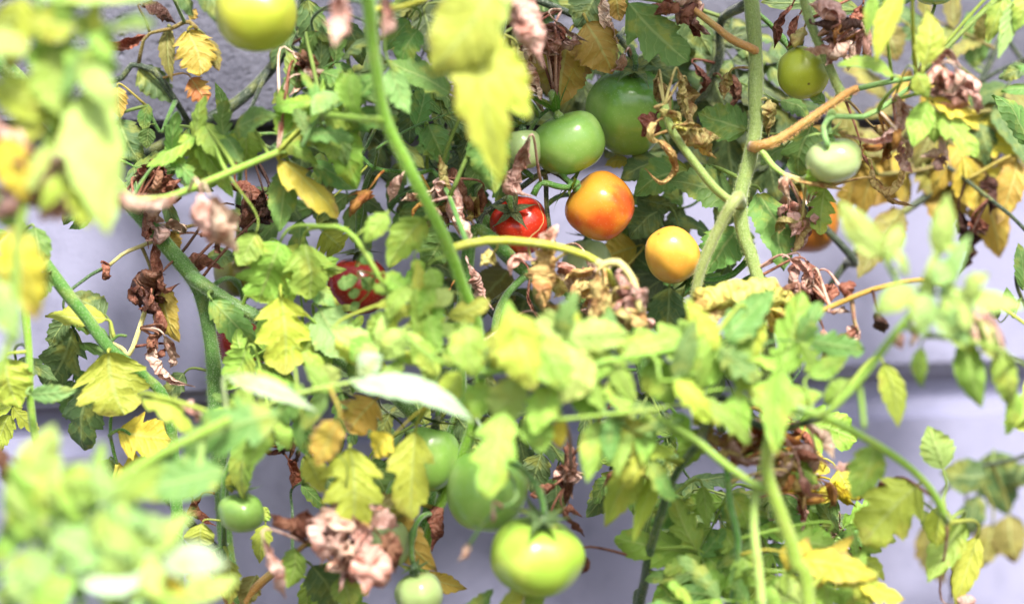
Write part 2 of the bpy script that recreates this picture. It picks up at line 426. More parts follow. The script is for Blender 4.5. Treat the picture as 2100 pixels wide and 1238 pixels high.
STEMS = '''
right 15 14 2 3 h G : 1536 -60 1546 60 1550 180 1551 265 1538 330 1518 400 1522 470 1545 535 1562 600 1575 720 1570 900 1560 1100 1550 1300
right 11 9 2 22 h : 1536 -60 1525 -200 1490 -400 1420 -620 1330 -820
right 7 6 8 20 h : 1500 -350 1350 -420 1180 -480 1020 -560
right 7 6 8 20 h : 1500 -300 1620 -400 1720 -520 1800 -640
right 12 10 6 4 h : 1512 405 1480 455 1445 530 1428 590 1418 680
right 9 8 5 4 h : 1362 215 1376 265 1425 335 1468 388 1505 415
right 9 6 3 2 T : 1540 100 1500 82 1462 50 1415 12
right 11 6 4 5 T : 1560 300 1600 285 1660 245 1735 192 1760 180
right 9 9 4 4 h : 1640 -40 1660 40 1690 110 1712 165 1730 200
right 7 5 4 4 q : 1563 308 1585 340 1612 362
right 6 5 9 6 m : 1700 300 1690 262 1712 240 1770 240 1830 205 1880 160
right 6 5 5 5 C : 1612 362 1650 372 1700 380
right 7 6 0 0 g : 1545 520 1505 562 1455 574 1420 560
right 9 9 -6 -8 d : 1480 40 1475 120 1440 190 1400 220
right 6 4 7 8 O : 1640 655 1720 622 1800 590 1890 574 1960 600
right 5 3 7 7 B : 1745 612 1752 660 1760 680
centre 12 11 20 0 l G : 745 -80 758 20 768 120 788 235 830 330 888 440 925 520 950 590 978 665 985 760 975 850 945 940 905 1030 872 1120 862 1200 860 1300
centre 9 8 11 10 y : 928 508 1000 494 1090 498 1170 512 1230 540 1262 590
centre 8 7 11 12 C : 1235 545 1270 540 1300 580 1312 640
centre 4 4 17 18 g : 1060 1005 1015 1048 985 1080 962 1116
centre 8 8 13 14 l : 950 672 915 725 890 775 878 830
centre 7 6 14 17 y : 770 20 820 15 880 -5
centre 8 6 16 12 l : 775 245 740 245 700 240 660 235
centre 6 5 12 13 l : 960 665 900 668 850 650 800 600 750 520 720 480 690 465
centre 5 4 3 2 g : 900 360 855 355 770 345 740 320
truss 13 15 -3 -3 g : 960 300 975 390 990 450 1030 515 1085 560 1150 590 1215 622 1300 690 1330 800
truss 13 13 0 -2 g G : 1040 520 975 470 955 560 945 700 940 850 900 950 880 1040 862 1130 858 1200 855 1300
truss 8 7 -3 -2 g : 1080 560 1040 600 1020 640 1012 680
truss 5 5 -3 -4 d : 1060 580 1000 625 960 640
truss 6 6 -1 0 d : 990 440 1050 400 1095 365 1130 350 1170 375
truss 7 6 1 1 g : 1095 400 1110 375 1140 382 1165 385 1185 375
truss 5 5 -1 -1 d : 1120 370 1122 420 1128 470 1140 510
truss 7 6 -5 -5 d : 1040 330 1010 200 1030 60 1050 -60
truss 7 7 -4 -4 d : 1300 190 1298 150 1290 100 1240 60 1150 20 1050 -20
truss 5 4 -1 -1 g : 1060 330 1085 270 1110 235 1140 215
left 18 15 0 -1 e G : -60 60 40 170 120 260 190 330 260 410 330 490 395 568 422 640 437 740 444 840 450 960 462 1100 474 1200 480 1300
left 14 13 1 3 e : 400 572 470 620 545 660 630 705 710 748 800 800 860 860
left 5 4 -2 -1 C : 325 490 290 505 255 520 225 545
left 4 3 -2 -1 A : 290 505 305 540 315 575
left 5 4 0 0 C : 270 720 250 715 230 705
left 8 7 12 9 l : 255 412 340 405 430 370 500 340 570 312
left 10 9 -2 -2 d : 470 1150 420 1100 380 1060 340 1020
left 4 3 4 5 g : 460 1120 400 1140 370 1100 330 1082 285 1080
left 9 8 4 5 T : 480 1250 520 1210 560 1175 600 1140
left 5 4 9 13 T : 600 1140 650 1090 700 1055 760 1080
left 5 4 6 8 g : 460 980 500 900 540 870 600 850
corner 12 12 -9 -6 d : 640 -60 600 70 545 155 480 215 400 258 330 300 250 330
corner 5 4 -7 -6 d : 545 155 525 200 510 240 500 280
corner 7 6 -5 -5 d : 215 168 250 160 270 135 300 140 330 160
corner 5 4 -4 -4 A : 405 60 385 45 350 60 300 75
corner 5 4 -4 -3 g : 345 240 330 270 300 215
edge 12 13 6 2 g G : -20 380 25 440 70 510 125 585 180 655 225 715 290 770 340 830 360 1000 370 1300
edge 9 8 7 7 l : 40 480 50 600 60 720 62 830 78 930
edge 4 3 3 3 g : 215 715 240 690 260 690
edge 4 4 2 2 g : 225 720 235 800 225 880 240 950
edge 4 3 3 3 g : 225 890 250 880 275 895
low 11 14 19 18 l G : 1588 800 1584 870 1574 960 1600 1050 1632 1150 1660 1300
low 8 8 17 18 l : 1370 870 1430 905 1490 955 1560 1000
low 9 9 17 17 q : 1552 1000 1546 1080 1556 1170 1565 1260
low 7 7 12 12 g : 1490 955 1500 1040 1515 1110 1508 1200 1505 1260
low 7 11 14 1 G G : 1435 905 1390 965 1352 1060 1330 1140 1322 1190 1310 1240 1305 1300
low 9 7 12 16 d : 1470 815 1530 860 1600 880 1690 855
shoot 9 8 20 14 l : 1570 830 1650 842 1720 868 1800 912 1870 962 1915 1015 1940 1070
shoot 8 7 22 24 l : 1690 850 1760 782 1820 705 1870 640 1900 590
shoot 6 5 22 22 l : 1762 780 1768 830 1772 880
shoot 6 5 23 22 l : 1850 670 1920 690 1990 700 2060 720
shoot 6 5 23 24 l : 1870 630 1830 560 1800 500
shoot 6 5 23 24 l : 1880 610 1920 540 1935 480
spill 10 10 24 26 l G : 470 860 420 885 340 925 260 970 180 1040 120 1140 100 1300
spill 7 6 24 24 q : 418 888 412 940 408 990
spill 7 6 28 40 l : 270 965 200 1000 130 1060 80 1140
spill 7 6 36 40 l : 200 1040 240 1120 250 1200 260 1280
spill 4 4 17 18 q : 470 860 540 830 640 800 740 780 800 770
crown 9 9 38 36 l G : 60 -80 90 40 120 150 110 260 70 360 40 480 20 700 -60 900 -120 1300
crown 7 6 38 38 l : 110 100 170 150 200 200
crown 6 5 36 30 q : 60 300 120 340 200 400 280 415
crown 6 5 40 40 l : 90 40 160 10 260 -10
band 8 6 8 19 l : 984 770 1040 752 1090 745 1130 790 1150 850
band 4 3 17 6 B : 1150 850 1168 890 1170 930 1172 970
band 5 4 21 19 l : 1110 760 1000 760 900 740 820 680
band 5 4 20 18 l : 1120 780 1240 740 1360 720 1460 690
band 5 4 20 18 l : 1130 860 1240 850 1340 840 1440 820
band 7 6 19 18 l : 1090 790 1050 830 1030 880
centre 9 8 21 26 l : 746 -75 830 -60 930 -50 1005 -45 1015 -10
back 8 7 -16 -12 d G : 2060 60 2010 170 1960 270 1920 380 1820 460 1720 560 1640 720 1600 900 1590 1100 1580 1300
back 5 4 -15 -14 d : 2010 170 2060 140 2110 120
back 5 4 -14 -13 A : 1945 330 1880 350 1800 360
back 5 5 -24 -18 d : 1990 960 2040 950 2110 930 2220 860 2260 560 2160 240 2060 70
back 4 4 -8 -5 d : 2245 620 2150 680 2100 620 2085 560 2110 480
back 8 7 -11 -10 d : 1740 520 1560 330 1480 200 1440 60 1420 -60
'''  # right vine's stems far above the frame were added to carry shading leaves
vine_obj, stem_samples = {}, []                 # samples: (point, vine key, radius)
ground_pts = {}
stem_jobs = []
for line in STEMS.strip().splitlines():
    head, pts = line.split(':')
    h = head.split()
    key, r0, r1, d0, d1, col = h[0], float(h[1]), float(h[2]), near(float(h[3])), near(float(h[4])), h[5]
    to_ground = len(h) > 6
    q = [float(x) for x in pts.split()]
    q = list(zip(q[::2], q[1::2]))
    n = len(q)
    pts3, rad = [], []
    for i, (x, y) in enumerate(q):
        d = d0 + (d1 - d0) * i / (n - 1)
        pts3.append(P(x, y, d)); rad.append(S(r0 + (r1 - r0) * i / (n - 1), d))
    stem_jobs.append([key, pts3, rad, col, to_ground])
for job in stem_jobs:
    key, pts3, rad, col, g = job
    if g and key not in ground_pts:
        e = pts3[-1]
        ground_pts[key] = Vector((e.x + rnd(-.02, .02), e.y, 0))
for job in stem_jobs:
    key, pts3, rad, col, g = job
    if g:
        e = pts3[-1]
        gp = ground_pts[key] if (ground_pts[key] - e).xy.length < 0.05 else Vector((e.x, e.y, 0))
        pts3 += [e.lerp(gp, 0.5) + Vector((rnd(-.02, .02), rnd(-.01, .01), 0)), gp - Vector((0, 0, 0.02))]
        rad += [rad[-1] * 1.1, rad[-1] * 1.25]
for key, lab in VINES.items():
    if key not in ground_pts: ground_pts[key] = None

first = {}
for job in stem_jobs: first.setdefault(job[0], job)
for key in VINES:
    base = ground_pts[key] if ground_pts[key] is not None else min(first[key][1], key=lambda p: p.z)
    vine_obj[key] = thing('tomato_vine', VINES[key], 'tomato plant', base, 'tomato vines growing up against the wall')

HAIRY = {'right', 'truss', 'left', 'centre', 'low'}
def hairs(path, rad, density, parent, col):
    fr = frames(path)
    V, F = [], []
    for i in range(len(path) - 1):
        p0, p1 = path[i], path[i + 1]
        if p1.z < 0.68: continue
        k = int(density * (p1 - p0).length * 1000)
        t, n, b = fr[i]
        for _ in range(k):
            a = rnd(0, 2 * math.pi)
            dr = n * math.cos(a) + b * math.sin(a)
            o_ = p0.lerp(p1, random.random()) + dr * rad[i] * 0.95
            L = rnd(0.0009, 0.0026)
            w = t * 0.00009 * rnd(1, 1.6)
            tip = o_ + dr * L + t * rnd(-.3, .3) * L + Vector((0, 0, -0.2 * L))
            j = len(V)
            V += [o_ - w, o_ + w, tip]; F.append((j, j + 1, j + 2))
    if not V: return
    o = obj('stem_hair', make_mesh('stem_hair', V, F, [(0, 0)] * len(V)), M_STEM, parent, col)
    o['kind'] = 'stuff'

done = {}
for key, pts3, rad, col, g in stem_jobs:
    vo = vine_obj[key]
    main = key not in done
    if not main:
        # grow out of the vine's earlier stems: the end that is nearer is tied to the nearest stem point
        best = None
        for e in (0, -1):
            for (p, k2, r2) in stem_samples:
                if k2 != key: continue
                L = (p - pts3[e]).length
                if best is None or L < best[0]: best = (L, e, p)
        L, e, p = best
        if L > 0.004:
            if e == 0: pts3.insert(0, p.copy()); rad.insert(0, rad[0] * 1.15)
            else: pts3.append(p.copy()); rad.append(rad[-1] * 1.15)
    done[key] = True
    n = max(10, int(sum((b - a).length for a, b in zip(pts3, pts3[1:])) / 0.012))
    path = catmull(pts3, n)
    rr = []
    for i in range(n + 1):
        u = i / n * (len(rad) - 1); k = min(int(u), len(rad) - 2); f = u - k
        node = 1 + 0.16 * noise.noise(path[i] * 28) + 0.22 * max(0, noise.noise(path[i] * 16 + Vector((5, 5, 5))) - 0.35)
        rr.append((rad[k] * (1 - f) + rad[k + 1] * f) * node)
    wob = 0.0011
    path = [p + Vector((noise.noise(p * 21), noise.noise(p * 21 + Vector((9, 0, 0))), noise.noise(p * 21 + Vector((0, 9, 0))))) * wob for p in path]
    V, F, U = tube_geo(path, rr, 12 if rad[0] > 0.003 else 8)
    big = sum(rad) / len(rad) > 0.0034
    c = COL[col][:3]
    c = tuple(x * rnd(0.9, 1.1) for x in c)
    obj('stem' if big else 'leaf_stalk', make_mesh('stem', V, F, U), M_STEM, vo, (*c, 1))
    if key in HAIRY and big:
        hairs(path, rr, 15, vo, (min(1, c[0] * 1.5 + .1), min(1, c[1] * 1.4 + .1), min(1, c[2] * 1.4 + .08), 1))
    for p, r in zip(path, rr):
        if p.z > 0.45: stem_samples.append((p, key, r))
SP = np.array([tuple(s[0]) for s in stem_samples])
def nearest_stem(p, bias=None):
    dlt = SP - np.array(tuple(p))
    dd = np.sqrt((dlt ** 2).sum(1))
    i = int(dd.argmin())
    return stem_samples[i], float(dd[i])

# ------------------------------------------------------------------ leaves
def sstep(a, b, x):
    t = min(max((x - a) / (b - a), 0), 1); return t * t * (3 - 2 * t)
PROF = {}
def profile(kind, t):
    if kind == 'r':
        v = (max(t * (1 - t), 0) ** 0.5) * 2
    elif kind == 'n':
        v = (t ** 0.6) * ((1 - t) ** 1.05) / 0.338
    elif kind == 'l':
        v = (t ** 0.42) * ((1 - t) ** 0.62) / 0.50
    else:
        v = (t ** 0.46) * ((1 - t) ** 0.9) / 0.425
    return min(v, 1.0) if kind != 'r' else v
TEETH = {'o': (5, 0.20, 0.10), 'l': (3, 0.52, 0.10), 'n': (6, 0.16, 0.05), 'r': (2, 0.05, 0.02)}

def stalk_geo(base, axis, target, tr, v0, r):
    L = (target - base).length
    p1 = base - axis * L * 0.35
    mid = (target + base) / 2 + Vector((0, 0, 0.08 * L))
    path = []
    for i in range(9):
        u = i / 8
        a = base.lerp(p1, u); b = p1.lerp(mid, u); c_ = mid.lerp(target, u)
        path.append(a.lerp(b, u).lerp(b.lerp(c_, u), u))
    return tube_geo(path, [r * (0.8 + 0.7 * i / 8) for i in range(9)], 5, v0, (0.3, 0.5))

def leaf(kind, col, b, t, w, d, dt=None, roll=None, parent=None, name='leaf', tie=True, fold=None, res=None):
    """a blade from pixel b to pixel t, w pixels wide, d cm in front of the focus plane"""
    d = near(d)
    Lpx = math.hypot(t[0] - b[0], t[1] - b[1])
    lcm = Lpx * 0.038
    if dt is None: dt = rnd(-0.28, 0.34) * lcm
    B, T = P(b[0], b[1], d), P(t[0], t[1], d + dt)
    return leaf3(kind, col, B, T, S(w, d) * (1.2 if d < 14 else 1.05), roll, parent, name, tie, fold, 14 if abs(d) > 15 else 12, res or (22 if abs(d) > 13 else 40))

def leaf3(kind, col, B, T, W, roll=None, parent=None, name='leaf', tie=True, fold=None, sides=12, nt=36):
    ax = (T - B); L = ax.length; ax.normalize()
    hint = Vector((0.10, -1.0, 0.55))
    nrm = hint - ax * hint.dot(ax)
    nrm = nrm.normalized() if nrm.length > 1e-3 else ax.orthogonal().normalized()
    roll = rnd(-0.45, 0.45) if roll is None else roll
    nrm = Matrix.Rotation(roll, 3, ax) @ nrm
    side = nrm.cross(ax)
    n_l, dep, dep2 = TEETH[kind]
    n_l = max(2, n_l + random.choice((-1, 0, 0, 1)))
    fold = rnd(-0.10, 0.42) if fold is None else fold
    bulge = rnd(-0.03, 0.16); sick = rnd(-0.07, 0.07)
    rip = rnd(0.015, 0.085) * (0.5 if kind == 'n' else 1); curl = rnd(-0.2, 0.45)
    ph = [rnd(0, 1), rnd(0, 1)]
    dv = [dep * rnd(0.75, 1.2), dep * rnd(0.75, 1.2)]
    seed = Vector((rnd(0, 99), rnd(0, 99), rnd(0, 99)))
    SC = (-1, -0.72, -0.36, 0, 0.36, 0.72, 1)
    V, F, U = [], [], []
    for i in range(nt + 1):
        tt = i / nt
        te = 0.006 + 0.99 * tt
        for s in SC:
            sd = 0 if s < 0 else 1
            pw = profile(kind, te) * W * 0.5 * (0.93 if sd else 1.04)
            u = te * n_l + ph[sd] * 0.45
            f = u - math.floor(u)
            fall = 1.0 if kind != 'l' else 1 - 0.35 * sstep(0.55, 1, te)
            notch = 1 - dv[sd] * fall * ((1 - f) ** 1.6) * (1 if f > 0.02 else 0.6)
            g = te * n_l * 3.3 + ph[1 - sd]
            g -= math.floor(g)
            notch *= 1 - dep2 * (1 - g)
            k = notch if abs(s) > 0.9 else (1 - (1 - notch) * abs(s) * 0.85)
            yy = s * pw * k
            xx = te * L + 0.24 * abs(yy) * (1 - te) ** 0.6
            zz = bulge * L * 4 * te * (1 - te) + sick * 0
            zz -= fold * abs(yy) * (0.4 + 0.6 * te)
            zz += rip * W * 0.5 * math.sin(2 * math.pi * te * n_l * 0.8 + ph[sd] * 6.28) * s * s
            zz -= curl * L * 0.35 * max(0, te - 0.6) ** 2 * 2.2
            zz += noise.noise(Vector((te * 2.4, s * 1.2, 0)) + seed) * W * 0.12
            zz += noise.noise(Vector((te * 7, s * 3.5, 3)) + seed) * W * 0.035
            y2 = yy + sick * L * 4 * te * (1 - te)
            V.append(B + ax * xx + side * y2 + nrm * zz)
            U.append((te, 0.5 + 0.5 * s))
    m = len(SC)
    for i in range(nt):
        for j in range(m - 1):
            a = i * m + j
            F.append((a, a + 1, a + m + 1, a + m))
    owner = parent
    if tie:
        (sp, key, sr), dist = nearest_stem(B)
        if parent is None: owner = vine_obj[key]
        v2, f2, u2 = stalk_geo(B + ax * L * 0.02, ax, sp, sr, len(V), max(0.0006, min(0.0013, 0.03 * L)))
        V += v2; F += f2; U += u2
    c = list(COL[col])
    j = rnd(0.88, 1.12)
    c = [c[0] * j * rnd(.93, 1.07), c[1] * j, c[2] * j, c[3]]
    return obj(name, make_mesh('leaf', V, F, U), M_LEAF, owner, c)

def dry(col, pts, w, d, dd=1.0, roll=None, parent=None, tie=True, name='withered_leaf', flat=False):
    """a rolled, crumpled blade along a chain of pixels"""
    d = near(d)
    ps = [P(x, y, d + rnd(-dd, dd)) for x, y in pts]
    return dry3(col, ps, S(w, d), roll, parent, tie, name, 22 if abs(d) > 13 else 34, flat)
def dry3(col, ps, W, roll=None, parent=None, tie=True, name='withered_leaf', nt=34, flat=False):
    if len(ps) == 2:
        m = (ps[0] + ps[1]) / 2 + Vector((rnd(-1, 1), rnd(-1, 1), rnd(-1, 1))) * (ps[1] - ps[0]).length * 0.14
        ps = [ps[0], m, ps[1]]
    path = catmull(ps, nt)
    fr = frames(path)
    roll = rnd(2.4, 4.8) if roll is None else roll
    if flat: roll *= 0.4
    ph = rnd(0, 6.28); tw = rnd(-2.2, 2.2); flat_k = rnd(0.35, 0.75); fph = rnd(0, 6.28)
    seed = Vector((rnd(0, 99), rnd(0, 99), rnd(0, 99)))
    Lt = sum((b - a).length for a, b in zip(path, path[1:]))
    V, F, U = [], [], []
    SC = [-1 + 2 * j / 9 for j in range(10)]
    for i, (p, (t, n, b)) in enumerate(zip(path, fr)):
        te = i / nt
        pr = (0.30 + 0.70 * sstep(0, .22, te)) * (1 - sstep(.6, 1.0, te) * 0.88)
        pr *= 1 + 0.35 * noise.noise(Vector((te * Lt * 90, 1, 2)) + seed)
        R = W * 0.5 * pr / (1.0 if roll > 3 else 1.25 * math.sin(min(roll, 3) * .5))
        a0 = ph + tw * te + 0.5 * noise.noise(Vector((te * 4, 7, 7)) + seed)
        for s in SC:
            rag = 1 + 0.5 * noise.noise(Vector((te * Lt * 160, s * 2, 5)) + seed) * abs(s)
            th = a0 + s * roll * 0.5 * rag
            sp_r = R * (1 - 0.42 * (s + 1) * 0.5 * (1 if roll > 3.2 else 0.35))     # spiral inwards
            sp_r *= 1 + 0.55 * noise.noise(Vector((te * Lt * 130, s * 2.6, 9)) + seed) + 0.32 * noise.noise(Vector((te * Lt * 380, s * 6, 3)) + seed)
            ca, sb = math.cos(th - a0), math.sin(th - a0) * flat_k
            fa = fph + tw * 1.4 * te
            n2, b2 = n * math.cos(fa) + b * math.sin(fa), b * math.cos(fa) - n * math.sin(fa)
            V.append(p + (n2 * sb + b2 * ca) * sp_r * 1.25 + t * W * 0.22 * noise.noise(Vector((te * 6, s * 3, 1)) + seed))
            U.append((te * Lt * 30, 0.5 + 0.5 * s))
    m = len(SC)
    for i in range(nt):
        for j in range(m - 1):
            a = i * m + j
            F.append((a, a + 1, a + m + 1, a + m))
    owner = parent
    if tie:
        (sp, key, sr), dist = nearest_stem(ps[0])
        if owner is None: owner = vine_obj[key]
        v2, f2, u2 = stalk_geo(ps[0], fr[0][0], sp, sr, len(V), 0.0009)
        V += v2; F += f2; U += u2
    c = COL[col]
    j = rnd(0.65, 1.2); k = rnd(-.12, .12)
    c = (c[0] * (1 - k * .3), c[1] * (1 + k), c[2] * (1 + k * .6 - abs(k)))
    return obj(name, make_mesh('withered_leaf', V, F, U), M_DRY, owner, (c[0] * j, c[1] * j, c[2] * j, 1))

